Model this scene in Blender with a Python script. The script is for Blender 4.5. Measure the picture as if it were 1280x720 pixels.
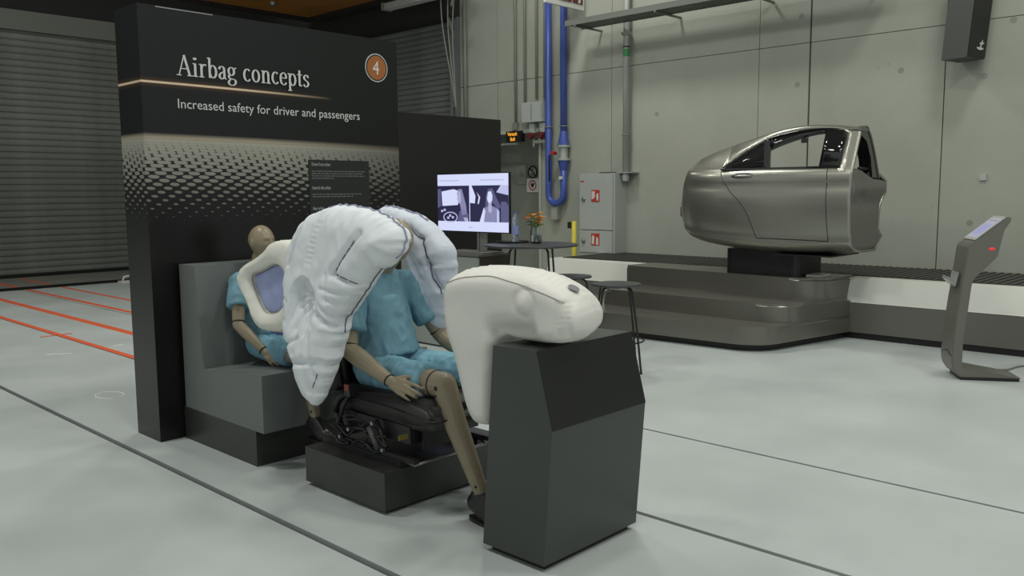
import bpy, bmesh, math, random
import numpy as np
from math import pi, sin, cos, sqrt, radians, hypot
from mathutils import Vector, Matrix, noise
random.seed(7)
for o in list(bpy.data.objects): bpy.data.objects.remove(o)
scn = bpy.context.scene
COL = scn.collection

# ------------------------------------------------------------------ camera, world, lights, exposure
pitch, roll, yaw = radians(6.45), radians(-0.44), radians(43.6)
Fw = Vector((cos(yaw)*cos(pitch), sin(yaw)*cos(pitch), -sin(pitch)))
Rt = Vector((sin(yaw), -cos(yaw), 0)); Up = Rt.cross(Fw)
R2 = Rt*cos(roll)+Up*sin(roll); U2 = -Rt*sin(roll)+Up*cos(roll)
cd = bpy.data.cameras.new('camera'); cam = bpy.data.objects.new('camera', cd); COL.objects.link(cam)
cam.matrix_world = Matrix(((R2.x, U2.x, -Fw.x, 0), (R2.y, U2.y, -Fw.y, 0), (R2.z, U2.z, -Fw.z, 1.6), (0, 0, 0, 1)))
cd.sensor_width = 36; cd.lens = 1070/1280*36; cd.clip_end = 200
scn.camera = cam
scn.view_settings.view_transform = 'Standard'; scn.view_settings.look = 'None'
scn.view_settings.gamma = 1; scn.view_settings.use_curve_mapping = False
scn.view_settings.exposure = 0.0
w = bpy.data.worlds.new('hall_air'); scn.world = w; w.use_nodes = True
w.node_tree.nodes['Background'].inputs[0].default_value = (0.82, 0.88, 0.86, 1)
w.node_tree.nodes['Background'].inputs[1].default_value = 0.54
def lamp(x, y, z, p, size=.9, col=(.98, 1, .93)):
    d = bpy.data.lights.new('high_bay_light', 'AREA'); d.shape = 'DISK'; d.size = size; d.energy = p; d.color = col
    o = bpy.data.objects.new('high_bay_light', d); COL.objects.link(o); o.location = (x, y, z)
for (x, y, p) in ((8.1, 7.4, 125), (8.1, 1.8, 100), (7.6, 13.0, 70),
                  (5.2, 8.6, 85), (5.0, 3.2, 85), (5.2, -1.5, 110),
                  (2.2, 12.5, 150), (0.6, 6.0, 140), (1.6, 1.2, 80), (0.8, -2.0, 60)):
    lamp(x, y, 7.0, p*.94)

# ------------------------------------------------------------------ materials
MATS = {}
def mat(name, col, rough=.6, metal=0., spec=.5, nscale=0, namp=0., bump=0., bscale=40, coat=0., alpha=None, trans=0., emis=None, estr=1.):
    if name in MATS: return MATS[name]
    m = bpy.data.materials.new(name); m.use_nodes = True; nt = m.node_tree; b = nt.nodes['Principled BSDF']
    b.inputs['Base Color'].default_value = (*col, 1); b.inputs['Roughness'].default_value = rough
    b.inputs['Metallic'].default_value = metal; b.inputs['Specular IOR Level'].default_value = spec
    b.inputs['Coat Weight'].default_value = coat; b.inputs['Transmission Weight'].default_value = trans
    if emis: b.inputs['Emission Color'].default_value = (*emis, 1); b.inputs['Emission Strength'].default_value = estr
    tc = nt.nodes.new('ShaderNodeTexCoord')
    if nscale:
        n = nt.nodes.new('ShaderNodeTexNoise'); n.inputs['Scale'].default_value = nscale; n.inputs['Detail'].default_value = 6
        r = nt.nodes.new('ShaderNodeValToRGB')
        r.color_ramp.elements[0].position = .3; r.color_ramp.elements[1].position = .7
        r.color_ramp.elements[0].color = (*[c*(1-namp) for c in col], 1); r.color_ramp.elements[1].color = (*[min(1, c*(1+namp)) for c in col], 1)
        nt.links.new(tc.outputs['Object'], n.inputs['Vector']); nt.links.new(n.outputs['Fac'], r.inputs[0]); nt.links.new(r.outputs[0], b.inputs['Base Color'])
    if bump:
        n2 = nt.nodes.new('ShaderNodeTexNoise'); n2.inputs['Scale'].default_value = bscale; n2.inputs['Detail'].default_value = 4
        bp = nt.nodes.new('ShaderNodeBump'); bp.inputs['Strength'].default_value = bump; bp.inputs['Distance'].default_value = .01
        nt.links.new(tc.outputs['Object'], n2.inputs['Vector']); nt.links.new(n2.outputs['Fac'], bp.inputs['Height']); nt.links.new(bp.outputs[0], b.inputs['Normal'])
    MATS[name] = m
    return m

class NT:                                   # tiny helper for maths in a node tree
    def __init__(s, m): s.nt = m.node_tree
    def m(s, op, *a):
        n = s.nt.nodes.new('ShaderNodeMath'); n.operation = op
        for i, v in enumerate(a):
            if isinstance(v, (int, float)): n.inputs[i].default_value = v
            else: s.nt.links.new(v, n.inputs[i])
        return n.outputs[0]
    def ramp(s, x, a, b, lo=0., hi=1.):
        n = s.nt.nodes.new('ShaderNodeMapRange'); n.inputs['From Min'].default_value = a; n.inputs['From Max'].default_value = b
        n.inputs['To Min'].default_value = lo; n.inputs['To Max'].default_value = hi; n.clamp = True
        s.nt.links.new(x, n.inputs['Value']); return n.outputs[0]
    def mix(s, f, a, b):
        n = s.nt.nodes.new('ShaderNodeMix'); n.data_type = 'RGBA'
        for i, v in ((0, f), (6, a), (7, b)):
            if isinstance(v, tuple): n.inputs[i].default_value = (*v, 1)
            elif isinstance(v, (int, float)): n.inputs[i].default_value = v
            else: s.nt.links.new(v, n.inputs[i])
        return n.outputs[2]

def floor_mat():
    m = mat('painted_concrete_floor', (.5, .53, .51), .38, spec=.4); T = NT(m); nt = m.node_tree
    b = nt.nodes['Principled BSDF']; tc = nt.nodes.new('ShaderNodeTexCoord')
    def nz(sc, det=5, rough=.6):
        n = nt.nodes.new('ShaderNodeTexNoise'); n.inputs['Scale'].default_value = sc; n.inputs['Detail'].default_value = det; n.inputs['Roughness'].default_value = rough
        nt.links.new(tc.outputs['Object'], n.inputs['Vector']); return n.outputs['Fac']
    a = nz(.7); c = T.mix(T.ramp(a, .35, .65), (.44, .475, .465), (.52, .555, .545))
    s = nz(3.2, 8, .7); c = T.mix(T.ramp(s, .62, .78, 0, .3), c, (.37, .39, .37))
    f = nz(14, 6, .75); c = T.mix(T.ramp(f, .70, .80, 0, .35), c, (.30, .30, .28))
    nt.links.new(c, b.inputs['Base Color'])
    nt.links.new(T.ramp(a, .3, .7, .34, .48), b.inputs['Roughness'])
    return m
def concrete_mat():
    m = mat('cast_concrete', (.3, .31, .26), .8, spec=.25); T = NT(m); nt = m.node_tree
    b = nt.nodes['Principled BSDF']; g = nt.nodes.new('ShaderNodeNewGeometry')
    def nz(sc, det=5, rough=.6, st=(1, 1, 1)):
        mp = nt.nodes.new('ShaderNodeMapping'); mp.inputs['Scale'].default_value = st
        n = nt.nodes.new('ShaderNodeTexNoise'); n.inputs['Scale'].default_value = sc; n.inputs['Detail'].default_value = det; n.inputs['Roughness'].default_value = rough
        nt.links.new(g.outputs['Position'], mp.inputs[0]); nt.links.new(mp.outputs[0], n.inputs['Vector']); return n.outputs['Fac']
    a = nz(.6); c = T.mix(T.ramp(a, .35, .65), (.34, .35, .295), (.395, .405, .35))
    d = nz(2.5, 7, .7, (1, 1, .35)); c = T.mix(T.ramp(d, .55, .75, 0, .35), c, (.31, .325, .27))
    f = nz(9, 4, .5); c = T.mix(T.ramp(f, .72, .76, 0, .5), c, (.25, .25, .21))
    nt.links.new(c, b.inputs['Base Color'])
    bp = nt.nodes.new('ShaderNodeBump'); bp.inputs['Strength'].default_value = .15; bp.inputs['Distance'].default_value = .01
    nt.links.new(d, bp.inputs['Height']); nt.links.new(bp.outputs[0], b.inputs['Normal'])
    return m
def print_mat():
    """printed booth graphic: dark ground, halftone of pale ellipses, one thin copper line"""
    m = mat('printed_graphic', (.0081, .008, .0075), .30, spec=.35); T = NT(m); nt = m.node_tree
    b = nt.nodes['Principled BSDF']; g = nt.nodes.new('ShaderNodeNewGeometry')
    sx = nt.nodes.new('ShaderNodeSeparateXYZ'); nt.links.new(g.outputs['Position'], sx.inputs[0])
    X, Y, Z = sx.outputs
    u = T.m('SUBTRACT', X, T.m('SUBTRACT', Y, 5.38))               # runs on round the corner
    z = T.m('ADD', Z, T.m('MULTIPLY', T.m('SUBTRACT', X, 2.34), T.m('MULTIPLY', T.m('SUBTRACT', X, 2.34), .006)))
    t = T.m('SUBTRACT', 1.95, z)                                   # depth below the bright edge
    rowf = T.m('MULTIPLY', T.m('POWER', T.m('MAXIMUM', t, 0.0001), .82), 40.)
    row = T.m('FLOOR', rowf); fy = T.m('SUBTRACT', T.m('SUBTRACT', rowf, row), .5)
    uu = T.m('ADD', T.m('MULTIPLY', T.m('SUBTRACT', u, T.m('MULTIPLY', t, .45)), 9.0), T.m('MULTIPLY', row, .5))
    fx = T.m('SUBTRACT', T.m('FRACT', uu), .5)
    d = T.m('SQRT', T.m('ADD', T.m('POWER', fx, 2), T.m('POWER', T.m('MULTIPLY', fy, .60), 2)))
    rad = T.ramp(t, .02, .56, .55, .0)
    dot = T.ramp(T.m('SUBTRACT', rad, d), -.02, .03)
    below = T.ramp(t, .0, .012); side = T.ramp(u, 3.3, 4.5, 1., .25)
    fade = T.ramp(t, .0, .60, 1., .20)
    f = T.m('MULTIPLY', T.m('MULTIPLY', dot, below), T.m('MULTIPLY', side, fade))
    glow = T.m('MULTIPLY', T.ramp(T.m('ABSOLUTE', T.m('ADD', t, .004)), .0, .03, .8, 0.), T.ramp(u, 3.2, 4.5, 1., .15))
    base = T.mix(T.ramp(z, 1.4, 2.6, 0, 1), (.008, .008, .0075), (.011, .012, .012))
    end_sheen = T.m('MULTIPLY', T.ramp(Y, 5.3802, 5.381, 0, 1), T.ramp(z, 1.25, 1.75, 1., 0.))  # floor reflection painted into the colour: end face paler towards the bottom
    base = T.mix(end_sheen, base, (.034, .035, .032))
    c = T.mix(f, base, (.36, .355, .30)); c = T.mix(glow, c, (.50, .43, .33))
    zl = T.m('ABSOLUTE', T.m('SUBTRACT', z, 2.297))
    lf = T.ramp(u, 3.0, 3.75, 1., 0.)
    c = T.mix(T.m('MULTIPLY', T.ramp(zl, .0, .035, .16, 0.), lf), c, (.42, .20, .08))
    c = T.mix(T.m('MULTIPLY', T.ramp(zl, .004, .009, 1., 0.), lf), c, (.80, .60, .42))
    nt.links.new(c, b.inputs['Base Color'])
    return m

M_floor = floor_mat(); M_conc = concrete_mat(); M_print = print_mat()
M_dark = mat('near_black_paint', (.018, .018, .017), .45)
M_hall = mat('dark_hall_cladding', (.02, .02, .018), .8)
M_panelbk = mat('black_panel_film', (.012, .012, .011), .4)
M_satin = mat('anthracite_satin', (.045, .05, .045), .33, spec=.55)
M_satin2 = mat('dark_satin', (.035, .036, .033), .34, spec=.55)
M_bench = mat('slate_grey_satin', (.155, .168, .163), .42)
M_slat = mat('shutter_slat_grey', (.175, .185, .165), .5, nscale=2, namp=.15)
M_slat2 = mat('shutter_slat_blue_grey', (.17, .18, .175), .5, nscale=2, namp=.15)
M_jamb = mat('grey_steel_jamb', (.14, .15, .15), .5)
M_groove = mat('groove_dark', (.025, .027, .024), 1., spec=.05)
M_orange = mat('orange_floor_tape', (.78, .13, .05), .5)
M_white = mat('white_paint', (.62, .62, .58), .5)
M_chalk = mat('chalk_white', (.75, .78, .76), .7)
M_text = mat('print_white', (.62, .62, .60), .5)
M_text2 = mat('print_grey', (.33, .33, .32), .5)
M_disc = mat('print_orange', (.34, .115, .03), .4)
M_girder = mat('orange_steel', (.26, .105, .012), .6, nscale=.8, namp=.25)
M_tube = mat('lamp_tube_grey', (.42, .43, .40), .5)
M_blue = mat('blue_pipe', (.06, .10, .40), .35, nscale=5, namp=.08)
M_blue2 = mat('blue_flange', (.05, .085, .33), .4)
M_pipe = mat('galvanised_pipe', (.42, .44, .42), .42, metal=.3)
M_cond = mat('grey_conduit', (.22, .23, .19), .5)
M_box = mat('light_grey_box', (.42, .45, .43), .5)
M_cab = mat('cabinet_grey', (.40, .42, .40), .45)
M_red = mat('sign_red', (.48, .035, .02), .5)
M_dred = mat('dark_red_plastic', (.13, .02, .018), .45)
M_blk = mat('black_plastic', (.012, .012, .012), .4)
M_yellow = mat('yellow_post_paint', (.66, .56, .06), .45)
M_led = mat('led_amber', (.1, .04, .0), .5, emis=(1., .42, .03), estr=1.1)
M_green = mat('green_tag', (.05, .25, .08), .5)
M_bronze = mat('bronze_stage_metallic', (.19, .185, .16), .27, metal=.5)
M_bronze2 = mat('bronze_riser', (.17, .165, .145), .38, metal=.4)
M_stagew = mat('stage_white', (.70, .70, .64), .4)
M_grate = mat('dark_grate', (.03, .03, .028), .6)
M_car = mat('silver_beige_car_paint', (.33, .325, .28), .30, metal=.75, coat=.3)
M_carin = mat('primer_grey_shell', (.17, .17, .15), .45, metal=.3)
M_gloss = mat('gloss_black_trim', (.012, .012, .012), .08, coat=.6)
M_qglass = mat('dark_privacy_glass', (.02, .02, .02), .06)
M_kiosk = mat('kiosk_bronze_grey', (.18, .175, .15), .4, metal=.35)
M_bag = mat('airbag_nylon_white', (.78, .81, .84), .62, spec=.3, bump=.12, bscale=70)
M_bagb = mat('airbag_nylon_cool', (.66, .70, .79), .62, spec=.3, bump=.12, bscale=70)
M_cream = mat('airbag_cream', (.74, .72, .67), .55, spec=.35, nscale=2.5, namp=.04, bump=.06, bscale=50)
M_creamc = mat('airbag_cream_child', (.82, .80, .72), .6, spec=.3, bump=.1, bscale=60)
M_mesh = mat('blue_tether_fabric', (.36, .40, .66), .6, nscale=12, namp=.12)
M_thread = mat('dark_thread', (.07, .07, .11), .7)
M_seam = mat('seam_thread_cream', (.40, .38, .34), .7)
M_skin = mat('dummy_vinyl_tan', (.30, .245, .165), .36, spec=.45, nscale=6, namp=.06)
M_shirt = mat('light_blue_cotton', (.175, .32, .395), .85, spec=.15, bump=.15, bscale=90)
M_short = mat('light_blue_cotton_shorts', (.21, .40, .50), .85, spec=.15, bump=.15, bscale=90)
M_leather = mat('black_leather', (.028, .026, .025), .5, bump=.15, bscale=120)
M_chrome = mat('worn_steel', (.35, .35, .34), .3, metal=.9)
M_table = mat('dark_table_top', (.045, .048, .052), .35)
M_glass = mat('clear_glass', (.9, .95, .95), .03, trans=1.)
M_water = mat('bottle_plastic', (.75, .82, .95), .06, trans=.85)
M_flow = mat('orange_petals', (.75, .26, .03), .6); M_leaf = mat('leaf_green', (.10, .20, .04), .6)
M_brown = mat('brown_cabinet_side', (.05, .04, .028), .5)
M_lightcab = mat('light_grey_cabinet_front', (.30, .33, .31), .5)

# ------------------------------------------------------------------ helpers
def finish(o, label=None, cat=None, group=None, kind=None):
    if label: o['label'] = label
    if cat: o['category'] = cat
    if group: o['group'] = group
    if kind: o['kind'] = kind
    return o
def root(name, label, cat, loc=(0, 0, 0), group=None, rz=0):
    o = bpy.data.objects.new(name, None); COL.objects.link(o); o.location = loc; o.rotation_euler = (0, 0, rz)
    o.empty_display_size = .05
    bpy.context.view_layer.update()
    return finish(o, label, cat, group)
def link(name, me, m=None, parent=None, smooth=False, **k):
    """world-space mesh data; kept in place under its parent"""
    o = bpy.data.objects.new(name, me); COL.objects.link(o)
    if m is not None:
        for mm in (m if isinstance(m, (list, tuple)) else [m]): me.materials.append(mm)
    if smooth:
        for p in me.polygons: p.use_smooth = True
    if parent is not None:
        o.parent = parent
        ps = Matrix.Translation(parent.location) @ parent.rotation_euler.to_matrix().to_4x4() if parent.parent is None else Matrix(parent['_w']).copy() if False else parent.matrix_world
        if parent.type == 'EMPTY' and parent.parent is None:
            o.matrix_parent_inverse = (Matrix.Translation(parent.location) @ parent.rotation_euler.to_matrix().to_4x4()).inverted()
        # mesh parents all sit at the identity in this script
    return finish(o, **k)
def from_bm(name, bm, m=None, parent=None, smooth=False, bevel=0, **k):
    if bevel:
        bmesh.ops.bevel(bm, geom=[e for e in bm.edges if len(e.link_faces) == 2 and e.calc_face_angle(0) > .5], offset=bevel, segments=2, affect='EDGES', clamp_overlap=True)
    bmesh.ops.recalc_face_normals(bm, faces=bm.faces)
    me = bpy.data.meshes.new(name); bm.to_mesh(me); bm.free()
    o = link(name, me, m, parent, smooth, **k)
    if smooth and bevel: shade_auto(o)
    return o
def shade_auto(o, ang=.7):
    me = o.data
    bm = bmesh.new(); bm.from_mesh(me)
    for e in bm.edges:
        if len(e.link_faces) == 2 and e.calc_face_angle(0) > ang: e.smooth = False
    bm.to_mesh(me); bm.free()
def pydata(name, v, f, m=None, parent=None, smooth=False, **k):
    me = bpy.data.meshes.new(name); me.from_pydata([tuple(map(float, p)) for p in v], [], f); me.update()
    bm = bmesh.new(); bm.from_mesh(me); bmesh.ops.recalc_face_normals(bm, faces=bm.faces); bm.to_mesh(me); bm.free()
    return link(name, me, m, parent, smooth, **k)
def bbox(bm, x0, x1, y0, y1, z0, z1, mtx=None):
    vs = [bm.verts.new((x, y, z)) for x in (x0, x1) for y in (y0, y1) for z in (z0, z1)]
    for f in ((0, 1, 3, 2), (4, 6, 7, 5), (0, 4, 5, 1), (2, 3, 7, 6), (0, 2, 6, 4), (1, 5, 7, 3)): bm.faces.new([vs[i] for i in f])
    if mtx: bmesh.ops.transform(bm, matrix=mtx, verts=vs)
    return vs
def box(name, x0, x1, y0, y1, z0, z1, m, parent=None, bevel=0, smooth=False, mtx=None, **k):
    bm = bmesh.new(); bbox(bm, x0, x1, y0, y1, z0, z1, mtx)
    return from_bm(name, bm, m, parent, smooth, bevel, **k)
def prism_bm(bm, pts, axis, a, b):
    """pts: 2D outline; axis 'x': (y,z), 'y': (x,z), 'z': (x,y)"""
    def P(p, t): return (t, p[0], p[1]) if axis == 'x' else (p[0], t, p[1]) if axis == 'y' else (p[0], p[1], t)
    A = [bm.verts.new(P(p, a)) for p in pts]; B = [bm.verts.new(P(p, b)) for p in pts]; n = len(pts)
    bm.faces.new(A); bm.faces.new(B[::-1])
    for i in range(n): bm.faces.new((A[i], B[i], B[(i+1) % n], A[(i+1) % n]))
def prism(name, pts, axis, a, b, m, parent=None, bevel=0, smooth=False, **k):
    bm = bmesh.new(); prism_bm(bm, pts, axis, a, b)
    return from_bm(name, bm, m, parent, smooth, bevel, **k)
def tube_bm(bm, pts, r, seg=8, closed=False, rad=None):
    pts = [Vector(p) for p in pts]; n = len(pts); rings = []; up = None
    for i, p in enumerate(pts):
        d = (pts[(i+1) % n]-pts[i-1]) if closed else (pts[min(i+1, n-1)]-pts[max(i-1, 0)])
        d.normalize()
        if up is None:
            up = Vector((0, 0, 1)) if abs(d.z) < .9 else Vector((1, 0, 0))
        s = d.cross(up).normalized(); up = s.cross(d).normalized()
        rr = rad[i] if rad else r
        rings.append([bm.verts.new(p+(s*cos(2*pi*k/seg)+up*sin(2*pi*k/seg))*rr) for k in range(seg)])
    for i in range(n if closed else n-1):
        a, b = rings[i], rings[(i+1) % n]
        for k in range(seg): bm.faces.new((a[k], a[(k+1) % seg], b[(k+1) % seg], b[k]))
    if not closed: bm.faces.new(rings[0][::-1]); bm.faces.new(rings[-1])
def tube(name, pts, r, m, parent=None, seg=8, closed=False, smooth=True, rad=None, **k):
    bm = bmesh.new(); tube_bm(bm, pts, r, seg, closed, rad)
    return from_bm(name, bm, m, parent, smooth, **k)
def lathe(name, prof, c, m, parent=None, seg=28, axis='z', smooth=True, **k):
    bm = bmesh.new(); rings = []
    for r, h in prof:
        ring = []
        for i in range(seg):
            a = 2*pi*i/seg; q = (r*cos(a), r*sin(a), h)
            if axis == 'x': q = (q[2], q[0], q[1])
            if axis == 'y': q = (q[0], q[2], q[1])
            ring.append(bm.verts.new((c[0]+q[0], c[1]+q[1], c[2]+q[2])))
        rings.append(ring)
    for a, b in zip(rings, rings[1:]):
        for i in range(seg): bm.faces.new((a[i], a[(i+1) % seg], b[(i+1) % seg], b[i]))
    if prof[0][0] > 1e-4: bm.faces.new(rings[0][::-1])
    if prof[-1][0] > 1e-4: bm.faces.new(rings[-1])
    bmesh.ops.remove_doubles(bm, verts=bm.verts, dist=1e-5)
    o = from_bm(name, bm, m, parent, smooth, **k)
    if smooth: shade_auto(o, .8)
    return o
def arc(cx, cy, r, a0, a1, n): return [(cx+r*cos(radians(a0+(a1-a0)*i/n)), cy+r*sin(radians(a0+(a1-a0)*i/n))) for i in range(n+1)]
def smooth_path(pts, n=6, closed=False):
    P = [Vector(p) for p in pts]; out = []; N = len(P)
    rng = range(N) if closed else range(N-1)
    for i in rng:
        p0, p1, p2, p3 = (P[(i-1) % N], P[i], P[(i+1) % N], P[(i+2) % N]) if closed else (P[max(i-1, 0)], P[i], P[i+1], P[min(i+2, N-1)])
        for k in range(n):
            t = k/n
            out.append(.5*((2*p1)+(p2-p0)*t+(2*p0-5*p1+4*p2-p3)*t*t+(-p0+3*p1-3*p2+p3)*t**3))
    if not closed: out.append(P[-1])
    return out
def text_mesh(name, s, size, mtx, m, parent=None, align='LEFT', sx=1., offset=0.):
    c = bpy.data.curves.new('t', 'FONT'); c.body = s; c.size = size; c.align_x = align; c.resolution_u = 3; c.offset = offset
    o = bpy.data.objects.new('t', c); COL.objects.link(o)
    dg = bpy.context.evaluated_depsgraph_get(); me = bpy.data.meshes.new_from_object(o.evaluated_get(dg))
    me.transform(mtx @ Matrix.Diagonal((sx, 1, 1, 1))); bpy.data.objects.remove(o); me.materials.clear()
    return link(name, me, m, parent)
def frame(o, xdir, ydir):
    x = Vector(xdir).normalized(); y = Vector(ydir).normalized(); z = x.cross(y)
    return Matrix(((x.x, y.x, z.x, o[0]), (x.y, y.y, z.y, o[1]), (x.z, y.z, z.z, o[2]), (0, 0, 0, 1)))

def pillow(name, outline, cell, hfun, mapf, m, parent=None, holes=(), n=5, ruffle=0., **k):
    """cushion inflated between the edges of a 2D outline. hfun(u,v,d)->(front,back) heights, mapf(u,v,w)->xyz"""
    O = np.array([tuple(p) for p in smooth_path([(a, b, 0) for a, b in outline], n, True)])[:, :2]
    if ruffle:
        for i in range(len(O)):
            O[i] += ruffle*np.array([noise.noise((O[i][0]*38, O[i][1]*38, 1.3)), noise.noise((O[i][0]*38, O[i][1]*38, 7.1))])
    L = [O]+[np.array([tuple(p) for p in smooth_path([(a, b, 0) for a, b in h], n, True)])[:, :2] for h in holes]
    lo = O.min(0)-cell; hi = O.max(0)+cell
    nx = int((hi[0]-lo[0])/cell)+1; ny = int((hi[1]-lo[1])/cell)+1
    gx, gy = np.meshgrid(lo[0]+np.arange(nx)*cell, lo[1]+np.arange(ny)*cell, indexing='ij')
    P = np.stack([gx.ravel(), gy.ravel()], 1)
    inside = np.zeros(len(P), bool); dist = np.full(len(P), 1e9); near = P.copy()
    for poly in L:
        A = poly; B = np.roll(poly, -1, 0)
        for a, b in zip(A, B):
            c = ((a[1] > P[:, 1]) != (b[1] > P[:, 1])) & (P[:, 0] < (b[0]-a[0])*(P[:, 1]-a[1])/((b[1]-a[1]) if b[1] != a[1] else 1e-12)+a[0])
            inside ^= c
            ab = b-a; t = np.clip(((P-a)@ab)/max(ab@ab, 1e-12), 0, 1); q = a+t[:, None]*ab; dd = np.hypot(*(P-q).T)
            w_ = dd < dist; dist[w_] = dd[w_]; near[w_] = q[w_]
    ins = inside.reshape(nx, ny); cells = ins[:-1, :-1] & ins[1:, :-1] & ins[1:, 1:] & ins[:-1, 1:]
    idx = np.arange(nx*ny).reshape(nx, ny); quads = []; cnt = np.zeros(nx*ny, int)
    for i, j in zip(*np.nonzero(cells)):
        q = (idx[i, j], idx[i+1, j], idx[i+1, j+1], idx[i, j+1]); quads.append(q)
        for a in q: cnt[a] += 1
    used = cnt > 0; bound = used & (cnt < 4)
    P[bound] = near[bound]; dist[bound] = 0
    front = {}; back = {}; V = []; Fc = []
    for i in np.nonzero(used)[0]:
        u, v = P[i]
        if bound[i]: front[i] = back[i] = len(V); V.append(mapf(u, v, 0.)); continue
        a, b = hfun(u, v, dist[i])
        front[i] = len(V); V.append(mapf(u, v, a)); back[i] = len(V); V.append(mapf(u, v, -b))
    for q in quads:
        Fc.append([front[a] for a in q]); Fc.append([back[a] for a in q[::-1]])
    me = bpy.data.meshes.new(name); me.from_pydata([tuple(map(float, p)) for p in V], [], Fc); me.validate(); me.update()
    bm = bmesh.new(); bm.from_mesh(me)
    bmesh.ops.dissolve_degenerate(bm, dist=1e-5, edges=bm.edges)
    bmesh.ops.smooth_vert(bm, verts=bm.verts, factor=.5, use_axis_x=True, use_axis_y=True, use_axis_z=True)
    bmesh.ops.recalc_face_normals(bm, faces=bm.faces); bm.to_mesh(me); bm.free()
    return link(name, me, m, parent, True, **k)
def dome(d, R, T, p=2.): t = max(0., 1-min(d/R, 1.)); return T*(1-t**p)**.5
def segd(u, v, a, b):
    ax, ay = a; bx, by = b; L = (bx-ax)**2+(by-ay)**2; t = max(0, min(1, ((u-ax)*(bx-ax)+(v-ay)*(by-ay))/L))
    return hypot(u-ax-t*(bx-ax), v-ay-t*(by-ay))

# smooth fused body: closed primitives joined, voxel remeshed, relaxed
def sphere_into(bm, c, r, mtx=None, seg=14):
    M_ = Matrix.Translation(c) @ (mtx or Matrix.Identity(4)) @ Matrix.Diagonal((*r, 1))
    bmesh.ops.create_uvsphere(bm, u_segments=seg, v_segments=seg//2+2, radius=1, matrix=M_)
def limb_into(bm, p0, r0, p1, r1, flat=False, sq=1., seg=14):
    p0 = Vector(p0); p1 = Vector(p1); d = p1-p0
    q = Vector((0, 0, 1)).rotation_difference(d.normalized()).to_matrix().to_4x4()
    bmesh.ops.create_cone(bm, cap_ends=True, segments=seg, radius1=r0, radius2=r1, depth=d.length, matrix=Matrix.Translation((p0+p1)/2) @ q)
    if not flat: sphere_into(bm, p0, (r0,)*3); sphere_into(bm, p1, (r1,)*3)
def fuse(name, build, voxel, m, parent, it=4, disp=None, **k):
    bm = bmesh.new(); build(bm); me = bpy.data.meshes.new('tmp'); bm.to_mesh(me); bm.free()
    o = bpy.data.objects.new('tmp', me); COL.objects.link(o)
    r = o.modifiers.new('r', 'REMESH'); r.mode = 'VOXEL'; r.voxel_size = voxel
    s = o.modifiers.new('s', 'SMOOTH'); s.factor = .5; s.iterations = it
    dg = bpy.context.evaluated_depsgraph_get(); me2 = bpy.data.meshes.new_from_object(o.evaluated_get(dg)); bpy.data.objects.remove(o)
    if disp:
        nrm = [v.normal.copy() for v in me2.vertices]
        for v, n_ in zip(me2.vertices, nrm): v.co += n_*disp(v.co)
        me2.update()
    me2.materials.clear()
    return link(name, me2, m, parent, True, **k)

# ================================================================== STRUCTURE
# floor: one slab surface with three sunken rail slots running along Y, darker apron by the far door
def make_floor():
    bm = bmesh.new(); gs = [(2.14, .020), (3.415, .016), (4.69, .012)]
    xs = [-6.]
    for g, hw in gs: xs += [g-hw, g+hw]
    xs += [12.2]
    for i in range(0, len(xs), 2):
        bbox(bm, xs[i], xs[i+1], -5, 15.95, -.06, 0)
    return from_bm('floor', bm, M_floor, kind='structure', label='pale grey painted concrete hall floor with dark rail slots')
fl_ = make_floor()
box('floor', -6, 12.2, -5, 18.6, -.12, -.055, M_groove, kind='structure', label='dark sub floor showing in the slots')
box('floor', -6, 12.2, 16.5, 18.6, -.055, 0, mat('apron_grey', (.23, .235, .21), .6, nscale=1, namp=.1), kind='structure', label='greyer floor apron in front of the far shutter')
box('trim_2', -6, 12.2, 16.47, 16.499, -.055, -.002, M_groove, kind='structure', label='dark far side of the floor channel')
# tape lines on the floor
def tape(x, y0, y1, hw, label):
    hw *= 1.35; o = box('floor_tape', x-hw, x+hw, y0, y1, 0, .0022, M_orange, label=label, cat='floor marking'); return o
tape(3.445, 5.8, 15.95, .026, 'orange floor tape line nearest the camera, with a short cross mark'.replace('the camera', 'the front'))
box('floor_tape', 3.24, 3.58, 10.44, 10.475, .0023, .0045, M_orange, label='short orange tape mark crossing the nearest tape line', cat='floor marking')
tape(4.05, 5.8, 15.95, .038, 'broad orange floor tape line, second from the front')
tape(4.79, 5.8, 15.95, .03, 'orange floor tape line beside a thin dark slot, third from the front')
tape(4.79, 16.5, 18.2, .03, 'orange tape piece on the grey apron continuing the third tape line')
tape(5.34, 5.8, 15.95, .024, 'thinnest orange floor tape line, farthest back')
tape(5.34, 16.5, 18.2, .024, 'orange tape piece on the grey apron continuing the farthest tape line')
chalk = root('chalk_mark', 'pale chalk ring drawn on the floor left of the display wall', 'floor marking', (2.64, 6.97, .001))
tube('ring', [(2.64+.10*cos(a*pi/10), 6.97+.14*sin(a*pi/10), .001) for a in range(20)], .006, M_chalk, chalk, 6, True)
for i, (x, y, a, l, lab) in enumerate(((3.02, 9.2, -.55, .24, 'short white chalk dash below the crossed orange tape'), (3.62, 9.25, .2, .12, 'short white chalk dash between two orange tapes near the display wall'))):
    M_ = Matrix.Translation((x, y, 0)) @ Matrix.Rotation(a, 4, 'Z')
    box('chalk_dash', -l/2, l/2, -.015, .015, .0003, .0016, M_chalk, mtx=M_, label=lab, cat='floor marking')

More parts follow.
